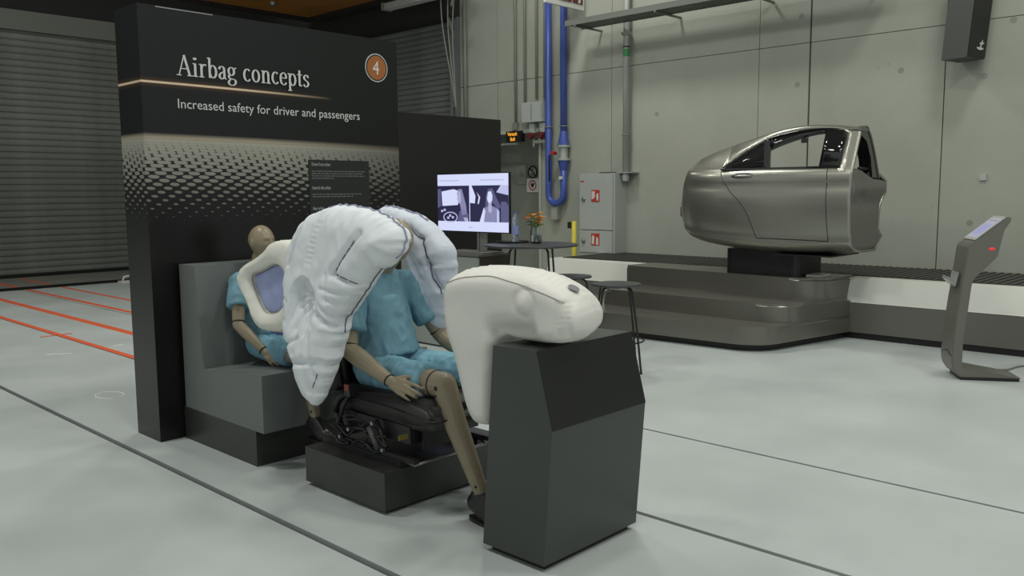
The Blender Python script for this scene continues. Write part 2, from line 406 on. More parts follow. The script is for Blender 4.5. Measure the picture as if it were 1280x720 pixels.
# right concrete wall (plane X = 10.65)
M_joint = mat('joint_grey', (.12, .12, .105), .9)
wr = box('wall_right', 10.76, 11.0, -5, 9.46, 0, 7.5, M_joint, kind='structure', label='cast concrete hall wall of large panels with recessed joints')
JG = {4.90: .012, 3.29: .006}
def cp(*boxes):
    bm = bmesh.new()
    for y0, y1, z0, z1 in boxes: bbox(bm, 10.65, 10.77, y0+JG.get(y0, .004), y1-JG.get(y1, .004), z0+.004, z1-.004)
    bmesh.ops.remove_doubles(bm, verts=bm.verts, dist=1e-5)
    return from_bm('concrete_panel', bm, M_conc, wr)
Ys = [-5, -1.5, 1.0, 3.29, 4.90, 5.60, 8.02]
for a, b in zip(Ys, Ys[1:]):
    cp((a, b, 0, 3.44)); cp((a, b, 3.44, 7.5))
def cp_l(rects):
    bm = bmesh.new()
    for y0, y1, z0, z1 in rects: bbox(bm, 10.65, 10.77, y0, y1, z0, z1)
    return from_bm('concrete_panel', bm, M_conc, wr)
cp_l([(8.024, 9.47, 0, 3.436), (9.47, 10.436, 2.58, 3.434)]); cp((8.02, 10.444, 3.44, 7.5))
cp_l([(10.452, 11.0, 2.58, 3.434), (11.0, 11.37, 0, 3.434)]); cp((10.444, 11.38, 3.44, 7.5))
box('wall_plate', 10.76, 11.9, 9.47, 11.37, 2.6, 7.5, M_groove, wr)
# alcove behind the opening
alc = mat('alcove_grey', (.24, .255, .215), .8, nscale=1.5, namp=.08)
box('alcove_back', 11.25, 11.35, 9.3, 11.2, 0, 2.75, alc, wr)
box('alcove_side', 10.76, 11.3, 11.0, 11.1, 0, 2.75, alc, wr)
box('alcove_side', 10.76, 11.3, 9.35, 9.46, 0, 2.75, alc, wr)
box('alcove_head', 10.76, 11.3, 9.4, 11.1, 2.58, 2.7, alc, wr)
bm = bmesh.new(); bbox(bm, 10.61, 10.66, 9.43, 9.475, 0, 2.60); bbox(bm, 10.61, 10.66, 9.43, 11.05, 2.56, 2.62)
from_bm('trim_1', bm, mat('alcove_frame', (.42, .44, .38), .6), kind='structure', label='pale frame round the alcove opening')
# tie holes in the concrete
for k, (y, z) in enumerate(((5.03, 3.78), (5.06, 2.93), (3.78, 2.98), (2.88, 2.83), (2.62, 3.4), (7.2, 2.7), (2.95, 1.2))):
    lathe('tie_hole', [(.036, -.001), (.034, .0005), (.0, .002)], (10.650, y, z), mat('plug_grey', (.26, .265, .225), .85), wr, 12, 'x')
# far left wall (plane Y = 18.4)
box('wall_left', -6, 11.0, 18.55, 18.75, 0, 7.5, M_hall, kind='structure', label='dark hall wall above and beside the far shutter')
wl2 = box('wall_left', 9.1, 10.8, 18.35, 18.56, 0, 7.5, M_hall, kind='structure', label='dark wall strip between the two shutters')
box('wall_left', -6, 9.1, 18.35, 18.56, 5.09, 7.5, M_hall, kind='structure', label='dark wall strip over the far shutter')
box('wall_corner', 10.65, 10.95, 16.6, 18.56, 0, 7.5, M_hall, kind='structure').name = 'wall_back'
box('wall_right', 10.78, 11.0, 11.37, 16.7, 0, 7.5, M_hall, kind='structure', label='dark wall behind the slatted roller door')
box('ceiling', -6, 11.2, -5, 18.8, 7.5, 7.6, mat('ceiling_dark', (.09, .09, .08), .9), kind='structure', label='dark hall ceiling high above')
# roller doors, every slat its own piece
def shutter(name, axis, a0, a1, plane, top, pitch_, m, label):
    d = bpy.data.objects.new(name, None); COL.objects.link(d); finish(d, label, None, None, 'structure')
    n = int(top/pitch_); prof = [(0, 0), (-.018, .012), (-.024, pitch_*.45), (-.018, pitch_*.8), (.004, pitch_*.9), (.004, pitch_), (.016, pitch_), (.016, 0)]
    bm = bmesh.new(); A = []; B = []
    for q, h in prof:
        if axis == 'x': A.append(bm.verts.new((a0, q, h))); B.append(bm.verts.new((a1, q, h)))
        else: A.append(bm.verts.new((q, a0, h))); B.append(bm.verts.new((q, a1, h)))
    for i in range(len(prof)):
        j = (i+1) % len(prof); bm.faces.new((A[i], A[j], B[j], B[i]))
    bm.faces.new(A[::-1]); bm.faces.new(B)
    bmesh.ops.recalc_face_normals(bm, faces=bm.faces)
    me = bpy.data.meshes.new('slat'); bm.to_mesh(me); bm.free(); me.materials.append(m)
    for i in range(n):
        o = bpy.data.objects.new('slat', me); COL.objects.link(o); o.parent = d
        o.location = (0, plane, .05+i*pitch_) if axis == 'x' else (plane, 0, .05+i*pitch_)
    return d
d1 = shutter('door_1', 'x', 2.0, 9.1, 18.42, 5.0, .125, M_slat, 'wide grey roller shutter of horizontal slats on the far left wall')
box('bottom_rail', 2.0, 9.1, 18.36, 18.46, .015, .07, M_groove, d1)
box('top_rail', 2.0, 9.1, 18.30, 18.50, 4.72, 5.09, mat('rail_grey', (.16, .165, .145), .6), d1)
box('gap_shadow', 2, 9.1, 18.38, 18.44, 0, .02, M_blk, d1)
d2 = shutter('door_2', 'y', 11.55, 16.6, 10.74, 4.62, .1, M_slat2, 'slatted roller door on the concrete wall behind the display wall')
box('guide_rail', 10.58, 10.78, 11.36, 11.57, 0, 4.66, M_jamb, d2, bevel=.01)
box('shutter_box', 10.2, 10.8, 11.36, 16.6, 4.66, 5.6, M_hall, d2)
tube('header_conduit', [(10.45, 11.3, 4.95), (10.45, 11.4, 4.80), (10.5, 11.5, 4.66), (10.6, 11.45, 4.3)], .03, M_cond, d2)

# thin dark channel in front of the far shutter, with its bracket
br = root('floor_bracket', 'small white bracket on the floor at the end of the dark channel', 'bracket', (6.45, 15.85, 0))
box('base', 6.30, 6.60, 15.75, 15.94, 0, .03, M_white, br); tube('loop', [(6.35, 15.85, .03), (6.38, 15.85, .10), (6.5, 15.85, .12), (6.55, 15.85, .03)], .02, M_white, br)

# ================================================================== HIGH UP
g = root('crane_platform', 'orange steel crane platform hanging high in the hall corner', 'crane', (7.5, 12.5, 5.0))
box('deck', 5.0, 9.8, 10.6, 14.8, 5.02, 5.25, M_girder, g)
box('edge_beam', 5.0, 9.85, 14.8, 14.95, 4.96, 5.35, M_dark, g); box('edge_beam', 9.8, 9.95, 10.6, 14.95, 4.96, 5.35, M_dark, g)
for x, y in ((8.6, 14.1), (9.35, 12.6)):
    lathe('spot', [(.05, -.05), (.07, 0), (.0, .01)], (x, y, 5.02), M_chrome, g, 12)
lt = root('ceiling_batten', 'grey strip light housing beside the orange crane platform', 'light', (9.5, 11.2, 4.7))
box('housing', 9.42, 9.58, 10.55, 11.95, 4.70, 4.80, M_tube, lt, bevel=.01); box('end_cap', 9.40, 9.60, 11.93, 11.99, 4.69, 4.81, M_cond, lt)
for k, (dx, dy) in enumerate(((0, 0), (.12, -.10), (.22, -.18))):
    pts = smooth_path([(9.9+dx, 11.05+dy, 5.3), (9.95+dx*.6, 11.05+dy*.6, 4.4), (10.05+dx*.2, 10.98+dy*.3, 3.6), (10.15, 10.95, 3.0)], 6)
    tube('hanging_cable', pts, .011, M_cond, None, 6, label=('leftmost', 'middle', 'rightmost')[k]+' of three thin pale cables hanging before the slatted roller door', cat='cable')
tube('pull_rod', [(10.2, 11.05, 3.05), (10.2, 11.05, 0.0)], .015, M_chrome, None, 6, label='thin metal rod hanging at the right jamb of the slatted roller door', cat='rod')

# cable tray along the concrete wall
M_tray = mat('tray_grey', (.15, .155, .135), .6)
tr = root('cable_tray', 'grey grated cable tray running along the top of the concrete wall', 'tray', (10.35, 4, 4.05))
box('tray_side', 10.0, 10.02, 3.8, 8.4, 4.02, 4.10, M_tray, tr); box('tray_side', 10.38, 10.40, 3.8, 8.4, 4.02, 4.10, M_tray, tr)
bm = bmesh.new()
for i in range(92): bbox(bm, 10.02, 10.38, 3.8+i*.05, 3.818+i*.05, 4.03, 4.05)
from_bm('rungs', bm, M_cond, tr, kind='stuff')
for y in (4.0, 5.4, 6.8, 8.2): box('bracket', 10.0, 10.648, y, y+.03, 3.995, 4.02, M_tray, tr)
box('tray_load', 10.03, 10.37, 3.8, 8.4, 4.055, 4.09, mat('cables_grey', (.10, .10, .09), .8), tr)

# hanging picture sign
sg = root('hanging_sign', 'white framed sign with dark red pictures hanging above the blue pipes', 'sign', (10.1, 8.5, 4.33))
box('board', 9.68, 10.58, 8.5, 8.54, 4.34, 4.95, M_white, sg, bevel=.005)
for x0, x1 in ((9.98, 10.27), (10.30, 10.53)):
    pic = box('picture', x0, x1, 8.49, 8.502, 4.42, 4.88, M_dred, sg)
    prism('pale_shape', [(x0+.12, 4.43), (x0+.17, 4.43), (x0+.19, 4.55), (x0+.13, 4.52)], 'y', 8.486, 8.489, M_text, pic)
for x in (9.8, 10.45): tube('wire', [(x, 8.52, 4.95), (x, 8.52, 7.5)], .006, M_cond, sg, 5)

# wall loudspeaker
C0 = Vector((10.22, 2.935, 3.0))
a1 = radians(76); a2 = radians(-14)
e1 = Vector((cos(a1), sin(a1), 0)); e2 = Vector((cos(a2), sin(a2), 0)); tilt = Vector((e1.x*-.085, e1.y*-.085, 1)).normalized()
def spk(u, v, h): return C0+e1*u+e2*v+tilt*h
spr = root('wall_loudspeaker', 'charcoal box loudspeaker mounted high on the right concrete wall', 'loudspeaker', tuple(C0))
bm = bmesh.new(); c = [bm.verts.new(spk(u, v, h)) for u in (.012, .30) for v in (0, .34) for h in (0, 1.15)]
for f in ((0, 1, 3, 2), (4, 6, 7, 5), (0, 4, 5, 1), (2, 3, 7, 6), (0, 2, 6, 4), (1, 5, 7, 3)): bm.faces.new([c[i] for i in f])
from_bm('cabinet', bm, mat('speaker_grey', (.062, .065, .06), .5), spr, bevel=.006)
bm = bmesh.new(); c = [bm.verts.new(spk(u, v, h)) for u in (0, .012) for v in (.01, .33) for h in (.01, 1.14)]
for f in ((0, 1, 3, 2), (4, 6, 7, 5), (0, 4, 5, 1), (2, 3, 7, 6), (0, 2, 6, 4), (1, 5, 7, 3)): bm.faces.new([c[i] for i in f])
gr = from_bm('grille', bm, M_blk, spr, label='black front grille with a small pale bird-like emblem')
em = [(.14, .09), (.20, .075), (.27, .085), (.27, .10), (.22, .105), (.235, .135), (.28, .15), (.245, .16), (.235, .19), (.215, .16), (.18, .145), (.205, .13), (.20, .105), (.14, .105)]
pydata('emblem', [spk(-.004, p[0], p[1]+.01) for p in em], [list(range(len(em)))], M_text, gr)
tube('bracket', [spk(-.0+.15, .17, .9), spk(.15, .40, .95)], .03, M_blk, spr)
tube('hook', [spk(.16, -.03, .80), spk(.17, -.03, .76), spk(.14, -.015, .74)], .02, M_chrome, spr)

# ================================================================== WALL FITTINGS
def wall_tube(name, pts, r, m, label, cat, group=None):
    return tube(name, pts, r, m, None, 8, label=label, cat=cat, group=group)
for y, z0, lab in ((9.99, 2.72, 'leftmost, ending above the amber display'),
                   (9.775, 3.02, 'second from the left, ending at the switch box'),
                   (9.52, 3.10, 'third from the left, above the middle of the switch box'),
                   (9.345, 3.08, 'fourth, just left of the left blue pipe')):
    wall_tube('wall_conduit', [(10.615, y, z0), (10.615, y, 6.2)], .022, M_cond, 'thin grey wall conduit, '+lab, 'conduit')
wall_tube('wall_conduit', [(10.60, 11.19, 2.5), (10.60, 11.19, 4.9)], .035, M_cond, 'thicker grey conduit on the concrete beside the roller door jamb', 'conduit')
jb = box('junction_box', 10.58, 10.65, 9.94, 10.04, 2.62, 2.74, M_cond, bevel=.01, label='small grey junction box above the amber display', cat='junction box')
sb = root('switch_box', 'pale grey twin switch box on the wall left of the blue pipes', 'switch box', (10.6, 9.52, 2.72))
for y0 in (9.53, 9.30):
    d = box('door', 10.50, 10.65, y0, y0+.22, 2.72, 3.04, M_box, sb, bevel=.006)
    box('hinge', 10.495, 10.505, y0+.01, y0+.02, 2.76, 3.0, M_cond, d)
for i, y0 in enumerate((9.585, 9.355)):
    so = root('power_socket', 'red round power socket under the switch box, '+('left one' if i == 0 else 'right one, nearer the blue pipe'), 'socket', (10.6, y0, 2.5))
    box('base', 10.56, 10.65, y0-.055, y0+.055, 2.55, 2.70, M_box, so, bevel=.006)
    lathe('cap', [(.0, -.07), (.05, -.065), (.058, -.03), (.058, 0), (.04, .03)], (10.55, y0, 2.50), M_dred, so, 16, 'x')
    tube('plug_cable', [(10.6, y0, 2.45), (10.6, y0-.02, 2.32)], .02, M_box, so, 6)
ld = root('led_display', 'small black sign with two lines of amber lettering on the concrete wall', 'display', (10.6, 10.0, 2.44))
box('case', 10.55, 10.65, 9.82, 10.16, 2.42, 2.60, M_blk, ld, bevel=.006)
text_mesh('lettering', 'Versuch', .085, frame((10.546, 10.12, 2.525), (0, -1, 0), (0, 0, 1)), M_led, ld, sx=.78, offset=.002)
text_mesh('lettering', 'läuft', .085, frame((10.546, 10.06, 2.44), (0, -1, 0), (0, 0, 1)), M_led, ld, sx=.78, offset=.002)
box('wall_ledge', 10.5, 10.65, 9.9, 10.95, 2.37, 2.40, M_cond, label='narrow grey ledge below the amber display', cat='shelf')
box('wall_ledge', 10.5, 10.65, 9.25, 9.50, 2.37, 2.42, M_cond, label='short grey ledge under the two red sockets', cat='shelf')
# alcove signs
def signplate(label, y, z, wd, ht): return root('safety_sign', label, 'sign', (11.24, y, z))
s1 = signplate('grey plate with a warning triangle in the alcove', 10.44, 1.95, .17, .3)
box('plate', 11.225, 11.25, 10.32, 10.56, 1.72, 2.06, mat('plate_grey', (.26, .275, .24), .5), s1, bevel=.01)
prism('triangle', [(10.39, 1.86), (10.50, 1.86), (10.445, 1.98)], 'x', 11.218, 11.226, M_cond, s1)
s2 = signplate('round black prohibition sign in the alcove', 10.17, 1.93, .2, .2)
tube('ring', [(11.22, 10.17+.10*cos(a*pi/12), 1.93+.10*sin(a*pi/12)) for a in range(24)], .012, M_blk, s2, 6, True)
lathe('plate', [(.11, 0), (.0, .001)], (11.232, 10.17, 1.93), mat('plate_pale', (.30, .31, .27), .6), s2, 24, 'x')
tube('bar', [(11.22, 10.24, 2.0), (11.22, 10.10, 1.86)], .01, M_blk, s2, 6)
tube('figure', [(11.222, 10.17, 1.99), (11.222, 10.17, 1.92), (11.222, 10.20, 1.87)], .014, M_cond, s2, 6)
s3 = signplate('white square sign with a red ring and dark figure, lowest in the alcove', 10.17, 1.7, .25, .25)
box('plate', 11.225, 11.25, 10.03, 10.31, 1.58, 1.82, M_white, s3)
tube('ring', [(11.22, 10.17+.08*cos(a*pi/12), 1.70+.08*sin(a*pi/12)) for a in range(24)], .009, M_red, s3, 6, True)
prism('figure', [(10.21, 1.73), (10.13, 1.74), (10.14, 1.69), (10.165, 1.66), (10.19, 1.67)], 'x', 11.217, 11.224, M_blk, s3)
# blue U pipe with valve
bp = root('blue_pipe_loop', 'blue painted pipe loop with a valve on the concrete wall', 'pipe', (10.55, 9.06, 1.4))
ctr = (9.058, 1.56)
bend = [(10.56, ctr[0]+.158*cos(a), ctr[1]+.158*sin(a)) for a in [pi+pi*i/12 for i in range(13)]]
tube('pipe', [(10.56, ctr[0]-.158, 2.0)]+bend[::-1][::-1][0:0]+[(10.56, ctr[0]-.158, 1.6)]+[(10.56, ctr[0]+.158*cos(a), ctr[1]+.158*sin(a)) for a in [-pi+pi*i/12 for i in range(1, 12)]]+[(10.56, ctr[0]+.158, 1.6), (10.56, ctr[0]+.158, 6.5)], .052, M_blue, bp, 16)
tube('pipe', [(10.56, ctr[0]-.158, 2.32), (10.56, ctr[0]-.158, 6.5)], .052, M_blue, bp, 16)
lathe('reducer', [(.052, 0), (.085, .12), (.085, .16)], (10.56, 8.90, 1.92), M_blue2, bp, 16)
lathe('reducer', [(.085, 0), (.085, .05), (.052, .22)], (10.56, 8.90, 2.32), M_blue, bp, 16)
vb = lathe('valve_body', [(.11, 0), (.11, .03), (.07, .04), (.07, .2), (.11, .21), (.11, .24)], (10.56, 8.90, 2.08), M_pipe, bp, 16)
for k in range(6): lathe('bolt', [(.012, 0), (.012, .03)], (10.56+.095*cos(k*pi/3), 8.90+.095*sin(k*pi/3), 2.32), M_chrome, vb, 8)
tube('valve_lever', [(10.45, 8.98, 2.2), (10.42, 9.08, 2.16), (10.42, 9.08, 1.75)], .013, M_blk, bp, 6)
lathe('lever_hub', [(.03, -.05), (.03, .05)], (10.46, 9.02, 2.2), M_red, bp, 10, 'x')
box('tag', 10.49, 10.505, 8.87, 8.94, 1.78, 1.83, M_white, bp)
for y in (8.90, 9.216): tube('clamp', [(10.56+.062*cos(a*pi/6), y+.062*sin(a*pi/6), 2.62) for a in range(12)], .010, M_cond, bp, 6, True)
# silver down pipe
dp = root('down_pipe', 'galvanised vertical pipe with a green tag to the right of the blue loop', 'pipe', (10.52, 7.67, 1.8))
tube('pipe', [(10.55, 7.68, 1.86), (10.55, 7.68, 6.5)], .045, M_pipe, dp, 14)
tube('clamp', [(10.55+.055*cos(a*pi/6), 7.68+.055*sin(a*pi/6), 2.42) for a in range(12)], .010, M_cond, dp, 6, True)
lathe('coupling', [(.045, 0), (.075, .01), (.075, .05), (.045, .06)], (10.55, 7.68, 3.86), M_pipe, dp, 14)
lathe('tag_band', [(.048, 0), (.048, .11)], (10.55, 7.68, 3.56), M_green, dp, 14); lathe('strap', [(.05, 0), (.05, .02)], (10.55, 7.68, 3.69), M_blk, dp, 14)
lathe('elbow', [(.0, -.08), (.05, -.06), (.06, 0), (.05, .05), (.0, .08)], (10.53, 7.66, 1.80), M_pipe, dp, 14)
box('foot_plate', 10.45, 10.65, 7.50, 7.78, 1.855, 1.87, M_pipe, dp)
# fire cabinet
fc = root('fire_cabinet', 'tall light grey fire equipment cabinet with red pictogram labels', 'cabinet', (10.5, 8.05, 0))
box('body', 10.36, 10.649, 7.73, 8.40, .655, 1.86, M_cab, fc, bevel=.006)
box('base', 10.36, 10.649, 8.01, 8.40, 0, .655, M_cab, fc)
for z0, z1, zs, zl in ((1.01, 1.83, 1.45, 1.47), (.662, .995, .79, .83)):
    d = box('door', 10.335, 10.362, 7.76, 8.385, z0, z1, M_cab, fc, bevel=.005)
    lathe('lock', [(.035, 0), (.035, -.015), (.022, -.03), (.0, -.03)], (10.335, 8.305, zl), M_chrome, d, 14, 'x')
    lb = box('label', 10.329, 10.336, 8.0, 8.155, zs-.02, zs+.16, M_red, d, label='red square fire equipment pictogram')
    if z0 > 1: 
        prism('white_shape', [(8.145, zs+.02), (8.145, zs+.14), (8.085, zs+.14), (8.085, zs+.06), (8.10, zs+.03)], 'x', 10.325, 10.33, M_text, lb)
        prism('white_shape', [(8.05, zs), (8.02, zs), (8.015, zs+.11), (8.04, zs+.11), (8.06, zs+.07)], 'x', 10.325, 10.33, M_text, lb)
    else:
        prism('white_shape', [(8.14, zs), (8.10, zs), (8.09, zs+.10), (8.115, zs+.14), (8.14, zs+.10)], 'x', 10.325, 10.33, M_text, lb)
        prism('white_shape', [(8.06, zs-.01), (8.015, zs-.01), (8.02, zs+.09), (8.055, zs+.11)], 'x', 10.325, 10.33, M_text, lb)
box('maker_mark', 10.333, 10.336, 8.30, 8.37, 1.73, 1.75, M_red, fc)
box('sticker', 10.333, 10.336, 7.80, 7.90, 1.70, 1.80, M_box, fc)
box('ledger', 10.40, 10.60, 7.84, 8.06, 1.86, 1.875, M_blk, label='thin black item lying on top of the fire cabinet', cat='folder')
yp = root('barrier_post', 'yellow post standing left of the fire cabinet', 'post', (10.3, 8.66, 0))
tube('post', [(10.3, 8.47, 0), (10.3, 8.47, 1.13)], .038, M_yellow, yp, 12); box('latch', 10.25, 10.31, 8.51, 8.56, 1.02, 1.12, M_blk, yp)
box('wall_socket', 10.63, 10.65, 2.80, 2.87, 1.68, 1.75, M_box, label='small white square socket on the concrete wall below the loudspeaker', cat='socket')
box('wall_box', 10.55, 10.65, 9.03, 9.16, 1.14, 1.34, M_conc, label='small concrete coloured box on the wall below the blue pipe bend', cat='box')

# ================================================================== DISPLAY WALL
dw = root('display_wall', 'tall black exhibition wall headed Airbag concepts with dotted graphic', 'display wall', (3.35, 5.55, 0))
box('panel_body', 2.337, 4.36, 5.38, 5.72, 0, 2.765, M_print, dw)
box('top_light_strip', 2.45, 2.83, 5.376, 5.379, 2.755, 2.762, M_chrome, dw)
YF = 5.3785
def glyphs(word, cap, ox, oz, sx, m, parent):
    TH, TN = .118, .046
    def ell(cx, cy, rx, ry, a0=0, a1=360, n=22): return [(cx+rx*cos(radians(a0+(a1-a0)*i/n)), cy+ry*sin(radians(a0+(a1-a0)*i/n))) for i in range(n+1)]
    def sm(p): return [(q.x, q.y) for q in smooth_path([(a, b, 0) for a, b in p], 6)]
    S = lambda x, y, w=.22: [(x-w/2, y), (x+w/2, y)]
    G = {
     'A': (.72, [[(.08, 0), (.35, 1)], [(.35, 1), (.61, 0)], [(.16, .34), (.5, .34)], S(.08, .02), S(.61, .02, .25)]),
     'i': (.31, [[(.16, 0), (.16, .64)], S(.16, .02, .24), [(.05, .63), (.16, .64)], ell(.155, .88, .035, .035)]),
     'r': (.43, [[(.16, 0), (.16, .64)], S(.16, .02, .24), [(.05, .63), (.16, .64)], sm([(.17, .48), (.24, .60), (.33, .645), (.39, .60)])]),
     'b': (.54, [[(.14, .02), (.14, 1)], [(.03, .98), (.14, 1)], ell(.30, .33, .165, .31)]),
     'a': (.49, [sm([(.09, .50), (.13, .61), (.23, .64), (.32, .58), (.345, .45)]), [(.345, .48), (.345, .08)], [(.345, .06), (.44, .02)], sm([(.34, .38), (.18, .31), (.09, .17), (.14, .04), (.24, .02), (.34, .12)])]),
     'g': (.52, [ell(.22, .44, .145, .20), sm([(.13, .27), (.08, .17), (.13, .08), (.30, .05), (.42, -.02), (.42, -.16), (.30, -.26), (.14, -.25), (.06, -.16), (.10, -.04), (.18, .03)]), [(.33, .57), (.47, .63)]]),
     'c': (.46, [ell(.25, .33, .175, .31, 48, 318, 20)]),
     'o': (.52, [ell(.25, .33, .175, .31)]),
     'n': (.58, [[(.14, 0), (.14, .64)], S(.14, .02), [(.04, .63), (.14, .64)], sm([(.15, .48), (.22, .60), (.31, .64), (.40, .58), (.42, .45)]), [(.42, .46), (.42, 0)], S(.42, .02)]),
     'e': (.47, [[(.09, .37), (.40, .37)], sm([(.40, .37), (.38, .54), (.30, .63), (.22, .64), (.11, .54), (.075, .34), (.11, .12), (.22, .02), (.32, .03), (.40, .13)])]),
     'p': (.54, [[(.14, -.28), (.14, .64)], S(.14, -.26), [(.03, .63), (.14, .64)], ell(.30, .33, .165, .31)]),
     't': (.35, [[(.17, .86), (.17, .1)], sm([(.17, .12), (.21, .03), (.32, .06)]), [(.04, .63), (.32, .63)]]),
     's': (.42, [sm([(.34, .52), (.28, .63), (.17, .63), (.09, .52), (.14, .40), (.29, .28), (.34, .16), (.26, .03), (.14, .02), (.07, .13)])]),
     ' ': (.30, [])}
    V, F = [], []; x = 0
    for ch in word:
        adv, st = G[ch]
        for pl in st:
            for (ax, ay), (bx, by) in zip(pl, pl[1:]):
                dx, dy = bx-ax, by-ay; L = hypot(dx, dy) or 1e-6; t = abs(dy)/L; wd = (TN+(TH-TN)*t**2)/2
                if ch == 'A' and pl[0] == (.08, 0): wd = TN/2*1.2
                nx_, ny_ = -dy/L*wd, dx/L*wd; ex, ey = dx/L*.008, dy/L*.008
                b0 = len(V)
                for px_, py_ in ((ax-ex+nx_, ay-ey+ny_), (ax-ex-nx_, ay-ey-ny_), (bx+ex-nx_, by+ey-ny_), (bx+ex+nx_, by+ey+ny_)):
                    V.append((ox+(x+px_)*cap*sx, YF-.002-.00002*len(F), oz+py_*cap))
                F.append((b0, b0+1, b0+2, b0+3))
        x += adv
    return pydata('lettering', V, F, m, parent), x*cap*sx
tt, tw = glyphs('Airbag concepts', .128, 2.555, 2.352, 1.0, M_text, dw)
k_ = .975/tw
for v in tt.data.vertices: v.co.x = 2.572+(v.co.x-2.555)*k_
text_mesh('subtitle_lettering', 'Increased safety for driver and passengers', .085, frame((2.56, YF-.001, 2.145), (1, 0, 0), (0, 0, 1)), M_text, dw)
_s = [o for o in dw.children if o.name.startswith('subtitle')][0]
xs_ = [v.co.x for v in _s.data.vertices]; kk = 1.42/(max(xs_)-min(xs_))
for v in _s.data.vertices: v.co.x = 2.56+(v.co.x-2.56)*kk
bd = lathe('number_badge', [(.106, 0), (.106, -.004), (0, -.004)], (4.155, YF, 2.548), M_text, dw, 40, 'y', label='round orange badge with the number 4')
lathe('badge_gap', [(.100, -.0045), (0, -.0046)], (4.155, YF, 2.548), M_dark, bd, 40, 'y'); lathe('badge_disc', [(.090, -.0052), (0, -.0053)], (4.155, YF, 2.548), M_disc, bd, 40, 'y')
text_mesh('numeral', '4', .145, frame((4.116, YF-.0062, 2.498), (1, 0, 0), (0, 0, 1)), M_text, bd, sx=.9)
tp = box('info_panel', 3.52, 4.06, YF-.003, YF, 1.30, 1.838, mat('info_panel_black', (.014, .015, .015), .4), dw, label='dark text panel with three small headings')
hz = (1.795, 1.625, 1.475)
for h, s in zip(hz, ('Driver front airbag', 'Integral side airbag', 'Rear airbag')):
    text_mesh('heading', s, .034, frame((3.545, YF-.0042, h), (1, 0, 0), (0, 0, 1)), M_text2, tp, sx=.62, offset=.0006)
bm = bmesh.new()
for h, lens in ((1.775, (.47, .45, .47, .19)), (1.607, (.44, .36)), (1.458, (.3,)), (1.41, (.47, .4, .42))):
    for i, l in enumerate(lens):
        z = h-.022-.017*i; x = 3.545
        while x < 3.545+l:
            ww = random.uniform(.012, .04); bbox(bm, x, min(x+ww, 3.545+l), YF-.0042, YF-.0032, z, z+.0065); x += ww+.007
from_bm('text_lines', bm, mat('print_dim', (.16, .16, .155), .6), tp, kind='stuff')
pb = root('black_partition', 'plain black partition panel behind the television', 'partition', (7, 7.75, 0))
box('panel', 5.3, 7.9, 7.7, 7.85, 0, 2.5, M_panelbk, pb, bevel=.004); box('foot', 5.3, 7.9, 7.62, 7.93, 0, .02, M_panelbk, pb)

# ================================================================== BENCH, PLINTHS
bn = root('rear_bench', 'slate grey boxy display bench with high back holding the smaller dummy', 'bench', (2.9, 4.9, 0))
prism('bench_body', [(5.34, .215), (4.37, .215), (4.37, .555), (5.07, .50), (5.13, 1.15), (5.34, 1.15)], 'x', 2.5, 3.75, M_bench, bn, bevel=.004)
box('bench_base', 2.5, 3.75, 4.46, 5.365, 0, .215, M_satin2, bn, bevel=.003)
sp = root('seat_plinth', 'low black box plinth carrying the front car seat', 'plinth', (2.9, 3.64, 0))
box('box', 2.53, 3.42, 3.29, 3.99, .02, .215, M_satin2, sp, bevel=.003); box('foot', 2.56, 3.39, 3.32, 3.96, 0, .02, M_blk, sp)
pd = root('dash_pedestal', 'dark grey angular pedestal with a slanted black front carrying the cream airbag', 'pedestal', (2.9, 2.45, 0))
prof = [(2.648, .03), (2.284, .03), (2.237, .622), (2.322, .945), (2.572, .94)]
prism('pedestal_body', prof, 'x', 2.58, 3.24, M_satin, pd, bevel=.003)
prism('slanted_front', [(2.2365, .624), (2.321, .943), (2.319, .946), (2.233, .622)], 'x', 2.581, 3.239, mat('slanted_black', (.006, .006, .006), .42), pd, label='slanted black upper front')
box('foot', 2.61, 3.21, 2.31, 2.62, 0, .03, M_blk, pd)

# ================================================================== CAR SEAT
cs = root('car_seat', 'black leather car seat on exposed rails beneath the large dummy', 'car seat', (2.93, 3.65, .21))
def rbox(bm, x0, x1, y0, y1, z0, z1, mtx=None): bbox(bm, x0, x1, y0, y1, z0, z1, mtx)
def soft(name, pts, x0, x1, m, parent, bevel=.035, **k):
    bm = bmesh.new(); prism_bm(bm, pts, 'x', x0, x1)
    bmesh.ops.bevel(bm, geom=list(bm.edges), offset=bevel, segments=4, affect='EDGES', clamp_overlap=True)
    return from_bm(name, bm, m, parent, True, **k)
cu = soft('cushion', [(3.92, .44), (3.25, .405), (3.06, .44), (3.055, .525), (3.12, .575), (3.35, .578), (3.95, .56)], 2.655, 3.20, M_leather, cs, .045)
tube('cushion_seam', smooth_path([(2.652, 3.93, .50), (2.650, 3.5, .515), (2.652, 3.2, .50), (2.68, 3.06, .49), (3.0, 3.045, .49)], 6), .0035, M_blk, cs, 6)
for xs in ((3.14, 3.235),):
    soft('side_bolster', [(3.95, .43), (3.3, .40), (3.12, .43), (3.12, .53), (3.3, .575), (3.95, .575)], *xs, M_leather, cs, .03)
soft('backrest', [(3.88, .5), (4.02, 1.12), (4.10, 1.18), (4.17, 1.14), (4.10, .6), (4.02, .5)], 2.69, 3.19, M_leather, cs, .04)
for xs in ((2.66, 2.74), (3.14, 3.22)): soft('back_bolster', [(3.80, .52), (3.93, 1.02), (4.12, 1.08), (4.06, .52)], *xs, M_leather, cs, .03)
soft('headrest', [(3.98, 1.22), (4.0, 1.42), (4.08, 1.44), (4.12, 1.24)], 2.81, 3.05, M_leather, cs, .03)
for x in (2.87, 2.99): tube('headrest_post', [(x, 4.06, 1.12), (x, 4.05, 1.25)], .008, M_chrome, cs, 8)
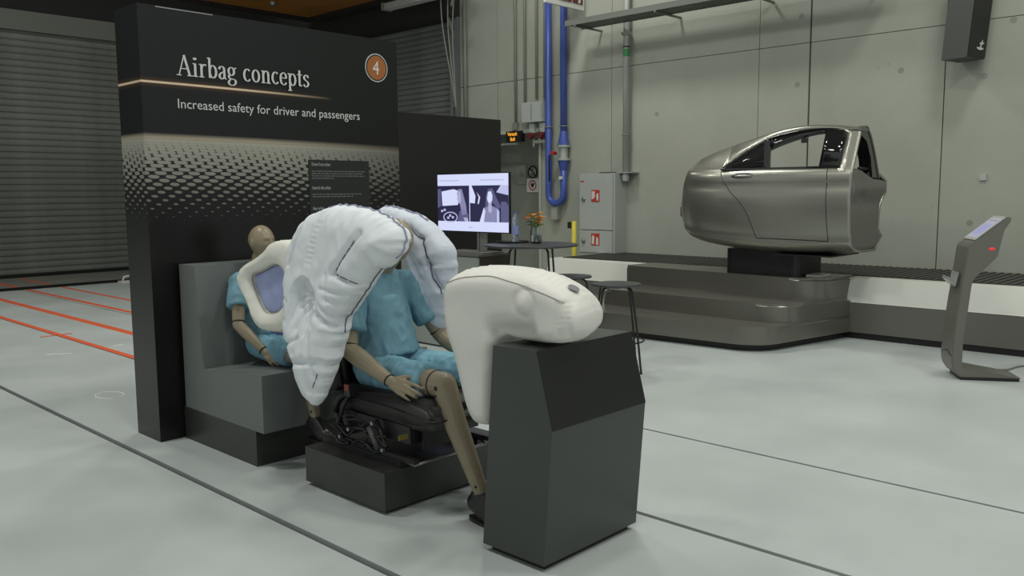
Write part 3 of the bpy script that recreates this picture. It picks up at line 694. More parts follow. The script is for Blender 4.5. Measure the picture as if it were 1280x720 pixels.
for x in (2.66, 3.20):
    rl = box('rail', x-.02, x+.025, 3.30, 3.98, .215, .25, M_blk, cs, bevel=.004)
    box('rail_slide', x-.012, x+.018, 3.20, 3.90, .25, .275, M_dark, cs, bevel=.003)
    tube('lift_arm', [(x, 3.42, .27), (x, 3.52, .42)], .014, M_blk, cs, 8); tube('lift_arm', [(x, 3.80, .27), (x, 3.86, .42)], .014, M_blk, cs, 8)
    for y, z in ((3.43, .285), (3.51, .41), (3.80, .285), (3.72, .34)):
        lathe('bolt', [(.0, -.018), (.011, -.016), (.011, .0)], (x-.022, y, z), M_chrome, cs, 10, 'x')
    tube('cross_link', [(x-.01, 3.42, .30), (x-.01, 3.62, .36), (x-.01, 3.84, .33)], .011, M_dark, cs, 8)
box('seat_pan', 2.69, 3.17, 3.28, 3.92, .33, .42, M_blk, cs, bevel=.01)
tube('height_lever', [(2.63, 3.47, .28), (2.62, 3.50, .35), (2.62, 3.53, .39)], .014, mat('lever_grey', (.10, .10, .095), .4), cs, 8)
tube('adjust_bar', [(2.66, 3.30, .25), (2.68, 3.24, .235), (3.18, 3.24, .235), (3.2, 3.30, .25)], .009, M_chrome, cs, 8)
random.seed(3)
for k in range(11):
    y = random.uniform(3.45, 3.9); z = random.uniform(.27, .42)
    pts = smooth_path([(2.63, y, z), (2.615, y-.04, z+random.uniform(-.03, .03)), (2.63, y-.09, z+random.uniform(-.05, .03)), (2.65, y-.13, z)], 4)
    tube('wire', pts, .005 if k % 3 else .008, M_blk if k % 2 else M_dark, cs, 6)
box('label', 2.60, 2.655, 3.255, 3.262, .375, .40, mat('label_yellow', (.16, .12, .02), .6), cs)
box('front_bracket', 2.75, 2.95, 3.245, 3.26, .30, .40, M_dark, cs, bevel=.004)
tube('recliner', [(2.64, 3.86, .42), (2.63, 3.80, .50), (2.64, 3.72, .55)], .02, M_blk, cs, 8)
tube('buckle_stalk', [(2.645, 3.82, .36), (2.63, 3.77, .45), (2.635, 3.72, .53)], .013, M_blk, cs, 8)
bk = box('belt_buckle', 2.615, 2.65, 3.68, 3.73, .525, .59, M_blk, cs, bevel=.006)
box('buckle_button', 2.611, 2.616, 3.685, 3.725, .555, .59, mat('buckle_red', (.28, .035, .015), .4), bk)

# ================================================================== DUMMIES
def head_into(bm, c, yawr, s=1., pitchr=0.):
    M_ = Matrix.Translation(c) @ Matrix.Rotation(yawr, 4, 'Z') @ Matrix.Rotation(pitchr, 4, 'X') @ Matrix.Diagonal((s, s, s, 1))
    r = bmesh.ops.create_uvsphere(bm, u_segments=56, v_segments=44, radius=1)
    G = lambda x, s_: math.exp(-(x/s_)**2)
    for v in r['verts']:
        d = v.co.normalized(); x, y, z = d.x*.078, d.y*.096, d.z*.113
        if z < 0:
            t = min(1, -z/.113)
            x *= 1-.38*t**1.4
            if y > 0: y *= 1-.55*t
            else: y *= 1-.10*t
        if z > 0 and y > 0: y *= 1.06
        if y < 0:
            fr = min(1, -y/.05)
            y -= fr*(.023*G(x, .010)*G(z+.022, .016)+.010*G(x, .008)*G(z-.002, .02))      # nose and bridge
            y -= fr*.005*G(z-.028, .010)*G(abs(x)-.03, .026)                                # brow
            y += fr*.0105*G(abs(x)-.030, .014)*G(z-.008, .011)                              # sockets
            y -= fr*.006*G(abs(x)-.030, .008)*G(z-.006, .006)                               # lids
            y -= fr*(.007*G(x, .022)*G(z+.052, .005)+.006*G(x, .018)*G(z+.064, .005))       # lips
            y += fr*.004*G(x, .024)*G(z+.058, .0028)
            y += fr*.003*G(x, .03)*G(z+.075, .006)
            y -= fr*.010*G(x, .022)*G(z+.095, .012)                                         # chin
            y -= fr*.004*G(abs(x)-.045, .018)*G(z+.02, .02)                                 # cheeks
        v.co = (x, y, z)
    bmesh.ops.transform(bm, matrix=M_, verts=r['verts'])
    for sx in (-1, 1):
        e = bmesh.ops.create_uvsphere(bm, u_segments=14, v_segments=10, radius=1, matrix=M_ @ Matrix.Translation((sx*.077, .012, -.004)) @ Matrix.Rotation(sx*.35, 4, 'Z') @ Matrix.Diagonal((.008, .019, .031, 1)))
def hand_into(bm, wr_, d, up, s=1., curl=.35, rw=.024, right=False):
    """d: direction of the fingers, up: towards the thumb side; palm normal = d x up"""
    d = Vector(d).normalized(); up = Vector(up); up = (up-d*up.dot(d)).normalized(); n = d.cross(up)*(-1 if right else 1)
    W = Vector(wr_)
    limb_into(bm, W-d*.01, rw, W+d*.025*s, rw*.85)
    kn = []
    for i, (off, ln) in enumerate(((.030, .085), (.010, .090), (-.010, .085), (-.029, .077))):
        k = W+d*ln*s+up*off*s+n*(.004 if i in (0, 3) else 0); kn.append(k)
        limb_into(bm, W+d*.018*s+up*off*.55*s, .0145*s, k, .0115*s)
    for i in range(3): limb_into(bm, W+d*.045*s+up*(.02-.02*i)*s, .013*s, W+d*.075*s+up*(.02-.02*i)*s, .012*s)
    for i, (off, L) in enumerate(((.036, (.042, .025, .019)), (.012, (.046, .029, .020)), (-.013, (.042, .027, .019)), (-.036, (.033, .020, .017)))):
        p = kn[i]; a = curl*.5; r = .0104*s*(1 if i < 3 else .9)
        side = (up*(off-(.030, .010, -.010, -.029)[i])*3).normalized()*.12 if abs(off) > .02 else Vector((0, 0, 0))
        for j, l in enumerate(L):
            dir_ = ((d+side)*cos(a)+n*sin(a)).normalized(); q = p+dir_*l*s
            limb_into(bm, p, r, q, r*.88); p = q; r *= .9; a += curl*(1.1+.15*i)
    p = W+d*.028*s+up*.022*s; a = .75
    for j, (l, r) in enumerate(((.038, .0135), (.030, .0105), (.022, .0095))):
        dir_ = (d*cos(a)+up*sin(a)+n*.25).normalized(); q = p+dir_*l*s; limb_into(bm, p, r*s, q, r*.9*s); p = q; a -= .28
def make_dummy(name, label, J, s, hand_curl, headyaw, loc, headpitch=0.):
    """J: joint dict in world space"""
    rt = root(name, label, 'dummy', loc)
    V = {k: Vector(v) for k, v in J.items()}
    def body(bm):
        head_into(bm, V['head'], headyaw, s['head'], headpitch)
        limb_into(bm, V['neck'], s['neck']*1.05, V['head']+Vector((0, .012, -.05)), s['neck'])
        sphere_into(bm, V['chest'], s['chest']); sphere_into(bm, V['belly'], s['belly']); sphere_into(bm, V['pelvis'], s['pelvis'])
        for sd in ('R', 'L'):
            limb_into(bm, V['sh'+sd], s['ua']*1.12, V['el'+sd], s['ua']*.86)
            limb_into(bm, V['chest']+Vector((0, 0, .08)), .07*s['k'], V['sh'+sd], s['ua'])
            e, w_ = V['el'+sd], V['wr'+sd]
            limb_into(bm, e, s['fa'], e+(w_-e)*.3, s['fa']*1.06); limb_into(bm, e+(w_-e)*.3, s['fa']*1.06, w_, s['wr'])
            hand_into(bm, w_+(w_-e).normalized()*.012, J['hd'+sd], J['hu'+sd], s['hand'], hand_curl, s['wr']*.93, sd == 'R')
            h, k, a = V['hip'+sd], V['kn'+sd], V['an'+sd]
            limb_into(bm, h, s['th'], k, s['kn']); limb_into(bm, k, s['kn'], k+(a-k)*.12, s['kn']*.93)
            limb_into(bm, k+(a-k)*.12, s['kn']*.9, k+(a-k)*.38+Vector((0, .012, 0)), s['calf']); limb_into(bm, k+(a-k)*.38+Vector((0, .012, 0)), s['calf'], a, s['an'])
            t = V['toe'+sd]; limb_into(bm, a, s['an'], a+Vector((0, .01, -.05*s['k'])), s['an']*.95); limb_into(bm, a+Vector((0, 0, -.045*s['k'])), s['an']*.85, t+Vector((0, 0, .02)), .03*s['k'])
    b = fuse('body', body, .0042, M_skin, rt, 3)
    # joint gaps: dark rings
    def ring(nm, p, q, r, th=.004):
        p = Vector(p); d = (Vector(q)-p).normalized(); a = d.orthogonal().normalized(); c = d.cross(a)
        tube(nm, [p+(a*cos(t*pi/12)+c*sin(t*pi/12))*r for t in range(24)], th, M_blk, rt, 6, True)
    for sd in ('R', 'L'):
        e, w_, k, a, h = V['el'+sd], V['wr'+sd], V['kn'+sd], V['an'+sd], V['hip'+sd]
        ring('elbow_joint', e+(V['sh'+sd]-e)*.07, V['sh'+sd], s['ua']*.875)
        ring('wrist_joint', w_, e, s['wr']*1.0, .0045)
        ring('knee_joint', k+(h-k)*.09, h, s['kn']*1.03, .0035)
        for q, r in ((k+Vector((-s['kn']*.97 if sd == 'R' else s['kn']*.97, -.01, -.005)), .012), (k+Vector((-s['kn']*.93 if sd == 'R' else s['kn']*.93, -.005, -.045)), .007), (a+Vector((-s['an']*.95 if sd == 'R' else s['an']*.95, 0, .03)), .007)):
            sphere_b = bmesh.new(); sphere_into(sphere_b, q, (.006, r, r)); from_bm('joint_bolt', sphere_b, M_blk, rt, True)
    def wr_d(co, amp=.006, f=9):
        n = noise.noise(Vector((co.x*f, co.y*f, co.z*f*.30)))+.5*noise.noise(Vector((co.x*f*2.3, co.y*f*2.3, co.z*f*1.1+5)))
        return amp*(1-abs(n)*2.2)
    def shirt(bm):
        sphere_into(bm, V['chest'], [q+.022 for q in s['chest']]); sphere_into(bm, V['belly'], [q+.022 for q in s['belly']])
        limb_into(bm, V['chest'], s['chest'][0]*.95, V['hem'], s['belly'][0]*1.12, flat=True)
        for sd in ('R', 'L'):
            limb_into(bm, V['chest']+Vector((0, 0, .07*s['k'])), .085*s['k'], V['sh'+sd], s['ua']*1.35)
            e = V['sh'+sd]+(V['el'+sd]-V['sh'+sd])*s['sleeve']
            limb_into(bm, V['sh'+sd], s['ua']*1.3, e, s['ua']*1.55, flat=True); sphere_into(bm, V['sh'+sd], (s['ua']*1.3,)*3)
    fuse('shirt', shirt, .008, M_shirt, rt, 5, lambda c: wr_d(c, .010, 12))
    def shorts(bm):
        sphere_into(bm, V['pelvis'], [q+.024 for q in s['pelvis']])
        for sd in ('R', 'L'):
            h, k = V['hip'+sd], V['kn'+sd]; e = h+(k-h)*s['short']
            limb_into(bm, h, s['th']*1.12, e, s['th']*1.13, flat=True); sphere_into(bm, h, (s['th']*1.12,)*3)
    fuse('shorts', shorts, .008, M_short, rt, 5, lambda c: wr_d(c, .009, 12))
    for sd in ('R', 'L'):
        def shoe(bm, a=V['an'+sd], t=V['toe'+sd]):
            k = s['k']
            limb_into(bm, a+Vector((0, .026, -.060*k)), .052*k, t+Vector((0, .07, .022)), .050*k); limb_into(bm, t+Vector((0, .07, .022)), .050*k, t+Vector((0, -.01, .016)), .040*k)
            limb_into(bm, a+Vector((0, .008, -.06*k)), .052*k, a+Vector((0, .004, -.005)), .047*k, flat=True)
            limb_into(bm, a+Vector((0, 0, -.03*k)), .046*k, t+Vector((0, .05, .03)), .045*k)
        sh_ = fuse('shoe', shoe, .006, M_blk, rt, 4)
        zf = V['toe'+sd].z-.02
        for v in sh_.data.vertices: v.co.z = max(v.co.z, zf)
        a, t = V['an'+sd], V['toe'+sd]
        bm = bmesh.new(); prism_bm(bm, [(a.x+.042*s['k']*cos(q)*(1), (a.y+t.y)/2+.03+(abs(a.y-t.y)/2+.05)*sin(q)) for q in [i*pi/10 for i in range(20)]], 'z', zf-.012, zf+.006)
        from_bm('sole', bm, M_blk, sh_)
    return rt
AX = 2.93
adult = make_dummy('crash_test_dummy', 'large tan crash test dummy in blue shirt and shorts on the black car seat', dict(
    head=(AX, 3.64, 1.345), neck=(AX, 3.80, 1.17), chest=(AX, 3.83, 1.0), belly=(AX, 3.81, .79), pelvis=(AX, 3.78, .65), hem=(AX, 3.76, .69),
    shR=(2.735, 3.80, 1.08), elR=(2.63, 3.70, .775), wrR=(2.648, 3.385, .655), hdR=(.05, -1, -.22), huR=(.55, -.1, .85),
    shL=(3.125, 3.80, 1.08), elL=(3.24, 3.66, .79), wrL=(3.17, 3.36, .70), hdL=(-.1, -1, -.15), huL=(-.5, -.1, .85),
    hipR=(2.82, 3.74, .625), knR=(2.785, 3.125, .645), anR=(2.80, 2.885, .155), toeR=(2.79, 2.72, .032),
    hipL=(3.04, 3.74, .625), knL=(3.09, 3.125, .645), anL=(3.08, 2.90, .155), toeL=(3.10, 2.735, .032)),
    dict(head=1.0, neck=.056, chest=(.165, .115, .19), belly=(.165, .13, .17), pelvis=(.17, .13, .12), ua=.055, fa=.048, wr=.030, hand=1.08, th=.086, kn=.066, calf=.057, an=.038, k=1., sleeve=.70, short=.80),
    .38, 0, (AX, 3.7, .55))
CX = 2.90
child = make_dummy('crash_test_dummy', 'smaller bald tan crash test dummy in blue shirt sitting on the grey bench', dict(
    head=(CX, 5.00, 1.285), neck=(CX, 5.06, 1.13), chest=(CX, 5.04, .96), belly=(CX, 5.0, .80), pelvis=(CX, 4.95, .64), hem=(CX, 4.97, .68),
    shR=(2.745, 5.04, 1.035), elR=(2.675, 4.93, .775), wrR=(2.73, 4.74, .63), hdR=(.12, -.8, -.45), huR=(.5, -.3, .6),
    shL=(3.055, 5.04, 1.035), elL=(3.12, 4.90, .78), wrL=(3.05, 4.70, .66), hdL=(-.1, -.9, -.3), huL=(-.5, -.3, .7),
    hipR=(2.825, 4.92, .615), knR=(2.79, 4.37, .615), anR=(2.785, 4.27, .285), toeR=(2.78, 4.13, .165),
    hipL=(2.975, 4.92, .615), knL=(3.01, 4.37, .615), anL=(3.01, 4.27, .285), toeL=(3.01, 4.13, .165)),
    dict(head=.97, neck=.045, chest=(.135, .095, .15), belly=(.12, .095, .13), pelvis=(.13, .10, .09), ua=.043, fa=.035, wr=.025, hand=.85, th=.062, kn=.047, calf=.043, an=.030, k=.82, sleeve=.58, short=.72),
    .38, .18, (CX, 5.0, .5))

# ================================================================== AIRBAGS
# near side airbag (leans in over the dummy's head)
A = [(4.058,1.349),(4.076,1.279),(4.078,1.157),(4.049,1.013),(4.009,.854),(3.947,.763),(3.894,.702),(3.837,.594),(3.745,.522),(3.688,.511),(3.65,.549),(3.617,.646),(3.59,.742),(3.575,.80),(3.545,.903),(3.545,.961),(3.508,1.005),(3.43,1.1),(3.368,1.183),(3.334,1.218),(3.285,1.236),(3.247,1.276),(3.225,1.31),(3.205,1.346),(3.215,1.41),(3.285,1.462),(3.388,1.499),(3.49,1.52),(3.627,1.535),(3.732,1.535),(3.871,1.508),(3.96,1.472),(4.019,1.41)]
arch = [(3.895, 1.03), (3.888, 1.11), (3.86, 1.15), (3.80, 1.172), (3.748, 1.165), (3.715, 1.11), (3.70, 1.05)]
lines = [((3.969, 1.223), (3.915, 1.40), .030, .016), ((3.566, 1.2), (3.40, 1.40), .034, .018), ((3.566, 1.2), (3.41, 1.15), .03, .012),
         ((3.70, 1.10), (3.50, 1.50), .012, .03), ((3.84, 1.21), (3.80, 1.48), .010, .03), ((3.99, .90), (3.96, 1.00), .02, .012),
         ((3.86, .725), (3.62, .755), .028, .014), ((3.73, .765), (3.69, .60), .010, .02), ((3.70, 1.0), (3.57, .935), .026, .012), ((3.57, .935), (3.52, .98), .024, .010),
         ((3.85, 1.10), (3.82, .78), .018, .022), ((3.62, 1.19), (3.59, 1.06), .012, .012)]
fan = [((3.70, 1.08), (3.70+.17*cos(a), 1.08+.15*sin(a)), .018, .009) for a in [radians(t) for t in (-140, -118, -96, -75, -52, -30, -8, 12)]]
for k in range(9):                                          # puckers along the long dimple and down the front lobe
    lines.append(((3.80-.004*k, 1.24+.026*k), (3.745-.004*k, 1.236+.026*k), .006, .006))
for p_, q_ in (((3.84, .90), (3.80, 1.04)), ((3.74, .88), (3.77, 1.03)), ((4.03, 1.06), (3.93, 1.03)), ((4.03, .98), (3.92, .93)), ((3.60, 1.07), (3.44, 1.03)), ((3.66, 1.0), (3.54, .91)), ((3.64, 1.12), (3.47, 1.10)), ((3.95, .80), (3.78, .86)), ((3.66, .68), (3.70, .90))): lines.append((p_, q_, .016, .010))
def hA(u, v, d):
    T = .125 if v > .75 else .075+.05*max(0, (v-.5)/.25)
    h = dome(d, .15, T)
    for a, b, dp, wd in lines+fan: h -= dp*math.exp(-(segd(u, v, a, b)/wd)**2)*min(1, d/.03)
    ex, ey = (u-3.797)/.098, (v-1.055)/.112
    sd = (1-hypot(ex, ey))*.1 if v > 1.055 else (1-abs(ex))*.098
    if sd > -.02 and v > .78:
        st_ = 1/(1+math.exp(-sd/.0035)); fd = max(0, min(1, (v-.80)/.28))
        h -= .045*st_*fd*fd*(3-2*fd)
        h += .014*math.exp(-((sd-.004)/.012)**2)*fd*(-1 if sd > 0 else 1)
        if sd > 0: h += .012*math.exp(-((u-3.79+.10*(1.1-v))/.012)**2)*fd
    h += .006*noise.noise((u*13, v*13, 2))*min(1, d/.03)+.004*noise.noise((u*34, v*20, 5))*min(1, d/.03)
    h = max(h, .004)
    return h, max(.004, dome(d, .15, T*.8))
def mA(u, v, w_):
    curve = .22*max(0, (3.45-u))**1.3
    return (2.52+.2*(v-1.0)-w_+curve, u, v)
sa = root('side_airbag', 'large puffed white side airbag nearest the front, covering the big dummy shoulder', 'airbag', (2.45, 3.7, .51))
ca = pillow('cushion', A, .0068, hA, mA, M_bag, sa, ruffle=.012)
def stitch(parent, pts, mp, hf, m=M_thread, r=.0022, dash=.022, gap=.012, lift=.006, outl=None):
    bm = bmesh.new()
    for (a, b) in zip(pts, pts[1:]):
        L = hypot(b[0]-a[0], b[1]-a[1]); n = max(1, int(L/(dash+gap)))
        for i in range(n):
            t0 = i/n; t1 = t0+dash/(dash+gap)/n; P = []
            for k in range(4):
                t = t0+(t1-t0)*k/3; u = a[0]+(b[0]-a[0])*t; v = a[1]+(b[1]-a[1])*t
                P.append(mp(u, v, hf(u, v)+lift))
            tube_bm(bm, P, r, 5)
    return from_bm('stitching', bm, m, parent, label='dark stitched seam lines', kind='stuff')
def outl_dist(outline):
    O = smooth_path([(a, b, 0) for a, b in outline], 4, True); n = len(O)
    return lambda u, v: min(segd(u, v, (O[i].x, O[i].y), (O[(i+1) % n].x, O[(i+1) % n].y)) for i in range(n))
dA = outl_dist(A)
st = []
bmst = None
for pl in ([(3.967, 1.235), (3.925, 1.37)], [(3.566, 1.205), (3.43, 1.37)], [(3.566, 1.205), (3.50, 1.19), (3.42, 1.15)], [(3.99, .90), (3.965, .99)], [(3.66, .62), (3.63, .70)]):
    stitch(ca, pl, mA, lambda u, v: hA(u, v, dA(u, v))[0], r=.0024, dash=.03, gap=.006)
# piping round the ruffled edge
def edging(parent, outline, mp, m, r, sub=6, ruf=.0, lab='violet edge seam'):
    O = smooth_path([(a, b, 0) for a, b in outline], sub, False)
    pts = [mp(p.x+ruf*noise.noise((p.x*38, p.y*38, 1.3)), p.y+ruf*noise.noise((p.x*38, p.y*38, 7.1)), 0) for p in O]
    return tube('edge_seam', pts, r, m, parent, 6, label=lab)
M_violet = mat('violet_edge', (.34, .34, .48), .6)
edging(ca, A[21:32], mA, M_violet, .0045, 6, .012)
edging(ca, A[14:21], mA, M_thread, .003, 6, .012, 'dark edge seam')
# far side airbag
B = [(4.169,1.462),(4.045,1.515),(3.935,1.512),(3.796,1.486),(3.683,1.442),(3.596,1.369),(3.526,1.293),(3.515,1.222),(3.53,1.107),(3.55,.967),(3.60,.82),(3.68,.745),(3.741,.80),(3.787,.851),(3.806,.936),(3.855,1.061),(3.875,1.169),(3.885,1.28),(3.93,1.375),(4.05,1.44)]
Bl = [((3.745, 1.40), (3.66, 1.34), .02, .014), ((3.66, 1.34), (3.62, 1.22), .022, .014), ((3.62, 1.22), (3.575, 1.06), .02, .014), ((3.64, 1.19), (3.53, 1.20), .015, .01), ((3.80, 1.28), (3.70, 1.12), .018, .015)]
def hB(u, v, d):
    h = dome(d, .13, .11)
    for a, b, dp, wd in Bl: h -= dp*math.exp(-(segd(u, v, a, b)/wd)**2)*min(1, d/.03)
    h += .007*noise.noise((u*15, v*15, 9))*min(1, d/.03)+.004*noise.noise((u*40, v*24, 5))*min(1, d/.03)
    return max(h, .004), max(.004, dome(d, .13, .10))
def mB(u, v, w_): return (3.25-.15*(v-1.0)-w_, u, v)
sb_ = root('side_airbag', 'puffed white side airbag on the far side of the big dummy, toward the television', 'airbag', (3.25, 3.7, .75))
cb = pillow('cushion', B, .0085, hB, mB, M_bagb, sb_, ruffle=.012)
dB = outl_dist(B)
stitch(cb, [(3.745, 1.40), (3.66, 1.335), (3.62, 1.22), (3.60, 1.12), (3.562, 1.03)], mB, lambda u, v: hB(u, v, dB(u, v))[0], r=.003, dash=.03, gap=.002)
edging(cb, B[0:5], mB, M_violet, .0045, 6, .012)
# ring airbag in front of the smaller dummy
Co = [(4.769,1.163),(4.625,1.219),(4.495,1.277),(4.422,1.322),(4.231,1.338),(4.133,1.292),(4.109,1.158),(4.136,.974),(4.226,.836),(4.354,.79),(4.557,.782),(4.654,.836),(4.712,.93),(4.782,1.004),(4.823,1.085)]
Ci = [(4.662,1.096),(4.554,1.136),(4.397,1.183),(4.305,1.16),(4.259,1.103),(4.282,.999),(4.371,.926),(4.46,.903),(4.53,.907),(4.606,.978)]
def mC(u, v, w_): return (2.66-w_, u, v)
ra = root('ring_airbag', 'cream ring shaped airbag with a blue fabric centre before the smaller dummy', 'airbag', (2.66, 4.45, .78))
pillow('ring_tube', Co, .008, lambda u, v, d: (dome(d, .075, .072)+.003*noise.noise((u*30, v*30, 1)),)*2, mC, M_creamc, ra, holes=[Ci])
Cw = [(4.455+(a-4.455)*1.06, 1.04+(b-1.04)*1.08) for a, b in Ci]
def hC(u, v, d): return (.012*min(1, d/.03)*(1+noise.noise((u*14, v*9, 3))), .012)
pillow('fabric_centre', Cw, .01, hC, lambda u, v, w_: (2.655-w_, u, v), M_mesh, ra)
tube('seam', [mC(p.x, p.y, .022) for p in smooth_path([(4.455+(a-4.455)*1.05, 1.04+(b-1.04)*1.06, 0) for a, b in Ci], 5, True)], .006, mat('seam_grey', (.40, .38, .34), .7), ra, 6, True)
tube('lower_hem', [mC(4.60, .805, .0), mC(4.45, .775, .0), mC(4.35, .785, .0)], .01, mat('hem_blue', (.10, .13, .40), .6), ra, 6)
# big cream front airbag hanging over the pedestal
D = [(2.975,1.0),(2.985,1.10),(2.965,1.175),(2.915,1.215),(2.80,1.238),(2.668,1.250),(2.546,1.250),(2.429,1.240),(2.318,1.218),(2.225,1.18),(2.165,1.135),(2.135,1.075),(2.15,1.01),(2.211,.968),(2.297,.950),(2.409,.944),(2.50,.942),(2.572,.948),(2.600,.92),(2.618,.86),(2.624,.69),(2.634,.56),(2.69,.525),(2.77,.528),(2.825,.59),(2.868,.69),(2.915,.833),(2.955,.922)]
def hD(u, v, d):
    h = dome(d, .085, .18, 2.8)
    q = hypot(u-2.43, v-1.128)
    h += .026*math.exp(-(q/.036)**2)-.016*math.exp(-((q-.055)/.009)**2)
    for k in range(7): h -= .020*math.exp(-(segd(u, v, (2.195, 1.14-.02*k), (2.255, 1.135-.02*k))/.006)**2)
    h -= .012*math.exp(-(segd(u, v, (2.20, 1.15), (2.19, 1.0))/.014)**2)
    h -= .05*math.exp(-(segd(u, v, (2.42, 1.01), (2.60, .99))/.045)**2)*min(1, d/.05)
    h += .006*noise.noise((u*6, v*6, 4))
    return h, dome(d, .10, .19, 2.2)
def mD(u, v, w_):
    x = 2.80-w_
    f = (x-2.80)/.19                                    # main panel bows up between the side panels
    top = max(0, (v-1.0)/.25)
    return (x, u+.28*(x-2.62), v+.022*top*(1-f*f)*(1 if v > 1.0 else 0))
fa_ = root('front_airbag', 'big cream front airbag bulging over the dark pedestal', 'airbag', (2.80, 2.5, .94))
cD = pillow('cushion', D, .0095, hD, mD, M_cream, fa_)
def revoxel(o, vs, it):
    r = o.modifiers.new('r', 'REMESH'); r.mode = 'VOXEL'; r.voxel_size = vs; q = o.modifiers.new('s', 'SMOOTH'); q.factor = .5; q.iterations = it
    bpy.context.view_layer.update(); dg = bpy.context.evaluated_depsgraph_get(); me = bpy.data.meshes.new_from_object(o.evaluated_get(dg)); o.modifiers.clear()
    for p in me.polygons: p.use_smooth = True
    o.data = me
revoxel(cD, .007, 2)
def mSe(u, v, w_): return mD(u, v, w_)
dD = outl_dist(D)
ring_ = [mD(2.43+.055*cos(a*pi/14), 1.128+.055*sin(a*pi/14), hD(2.43+.055*cos(a*pi/14), 1.128+.055*sin(a*pi/14), dD(2.43+.055*cos(a*pi/14), 1.128+.055*sin(a*pi/14)))[0]+.003) for a in range(28)]
tube('vent_seam', ring_, .0022, M_seam, cD, 5, True)
sp_ = [(p.x, p.y) for p in smooth_path([(2.93, 1.175, 0), (2.85, 1.20, 0), (2.75, 1.215, 0), (2.64, 1.222, 0), (2.53, 1.212, 0), (2.43, 1.198, 0), (2.336, 1.178, 0), (2.26, 1.155, 0), (2.22, 1.138, 0)], 5)]
tube('side_seam', [mD(u, v, hD(u, v, dD(u, v))[0]+.002) for u, v in sp_], .0022, M_seam, cD, 5)
lathe('logo_spot', [(.026, 0), (.026, .0015), (0, .002)], (0, 0, 0), mat('grey_print_spot', (.20, .20, .21), .6), cD, 20, label='small grey printed oval')
_l = [o for o in cD.children if o.name.startswith('logo_spot')][0]
def top_D(x, y):                                        # height of the bag surface above a point
    best = 0
    for v in cD.data.vertices:
        if abs(v.co.x-x) < .02 and abs(v.co.y-y) < .02: best = max(best, v.co.z)
    return best
zc = top_D(2.76, 2.27); za = top_D(2.76, 2.23); zb = top_D(2.76, 2.31)
sl = math.atan2(zb-za, .08)
_m = Matrix.Translation((2.76, 2.27, zc-.002)) @ Matrix.Rotation(sl, 4, 'X')
for v in _l.data.vertices: v.co = _m @ v.co

# ================================================================== TELEVISION CORNER
tv = root('television', 'flat television on a stand showing two pictures of a woman in a car', 'television', (6.05, 6.26, .98))
box('frame', 6.0, 6.03, 5.745, 6.785, 1.19, 1.785, mat('tv_bezel', (.008, .008, .022), .25), tv, bevel=.006)
def scr(y0, y1, z0, z1, pts=None): return pts
M_s = {k: mat('screen_'+k, (0, 0, 0), .3, emis=c, estr=1.) for k, c in dict(white=(.66, .70, .95), pale=(.50, .52, .80), mid=(.10, .10, .22), dark=(.020, .018, .060), skin=(.42, .42, .62), grey=(.24, .24, .42)).items()}
TX = 5.9985
def sp(name, pts, m, lay, par):
    return pydata(name, [(TX-.0006*lay, y, z) for y, z in pts], [list(range(len(pts)))], m, par)
def R_(u0, u1, v0, v1): return [(6.775-u, 1.20+v) for u, v in ((u0, v0), (u1, v0), (u1, v1), (u0, v1))]
W_, H_ = 1.025, .575
def Pp(*a): return [(6.775-u*W_, 1.20+v*H_) for u, v in a]
scn_ = sp('screen', Pp((0, 0), (1, 0), (1, 1), (0, 1)), M_s['white'], 0, tv)
sp('left_picture', Pp((0, .17), (.465, .17), (.465, .80), (0, .80)), M_s['dark'], 1, scn_)
sp('right_picture', Pp((.475, .17), (1, .17), (1, .80), (.475, .80)), M_s['dark'], 1, scn_)
sp('car_window', Pp((.07, .44), (.30, .46), (.33, .70), (.24, .74), (.06, .70)), M_s['white'], 2, scn_)
sp('car_pillar', Pp((0, .40), (.05, .44), (.05, .75), (0, .74)), M_s['mid'], 2, scn_)
sp('woman_hair', Pp((.29, .66), (.31, .74), (.36, .74), (.39, .60), (.42, .45), (.43, .30), (.36, .28), (.33, .48)), M_s['grey'], 3, scn_)
sp('woman_face', Pp((.29, .56), (.31, .70), (.34, .70), (.35, .52), (.32, .48)), M_s['skin'], 4, scn_)
sp('woman_body', Pp((.30, .17), (.32, .34), (.38, .40), (.45, .30), (.45, .17)), M_s['mid'], 3, scn_)
sp('woman_arm', Pp((.40, .17), (.38, .24), (.44, .24), (.45, .17)), M_s['skin'], 4, scn_)
tube('steering_wheel', [(TX-.003, 6.775-(.19+.10*cos(a*pi/10))*W_, 1.20+(.24+.09*sin(a*pi/10))*H_) for a in range(-10, 10)], .005, M_s['pale'], scn_, 5, True)
for k, (u, v) in enumerate(((.05, .33), (.09, .35), (.17, .25), (.21, .22), (.14, .21))):
    sp('dash_gleam', Pp((u, v), (u+.03, v), (u+.03, v+.04), (u, v+.04)), M_s['pale'], 4, scn_)
sp('rear_window', Pp((.475, .50), (.60, .48), (.62, .60), (.50, .80), (.475, .80)), M_s['white'], 2, scn_)
sp('window_pillar', Pp((.54, .40), (.57, .40), (.60, .60), (.53, .80), (.50, .80), (.555, .62)), M_s['dark'], 3, scn_)
sp('side_window', Pp((.84, .68), (1, .63), (1, .80), (.90, .80)), M_s['pale'], 2, scn_)
sp('woman_hair', Pp((.69, .42), (.70, .62), (.73, .74), (.79, .75), (.83, .62), (.90, .44), (.86, .36), (.80, .50), (.74, .44)), M_s['mid'], 3, scn_)
sp('woman_face', Pp((.715, .58), (.73, .69), (.77, .70), (.79, .62), (.785, .54), (.755, .48), (.725, .52)), M_s['white'], 4, scn_)
sp('woman_neck', Pp((.73, .36), (.735, .50), (.775, .50), (.78, .36), (.755, .32)), M_s['skin'], 4, scn_)
sp('woman_vest', Pp((.66, .17), (.68, .42), (.73, .45), (.755, .34), (.78, .45), (.86, .40), (.83, .17)), M_s['grey'], 3, scn_)
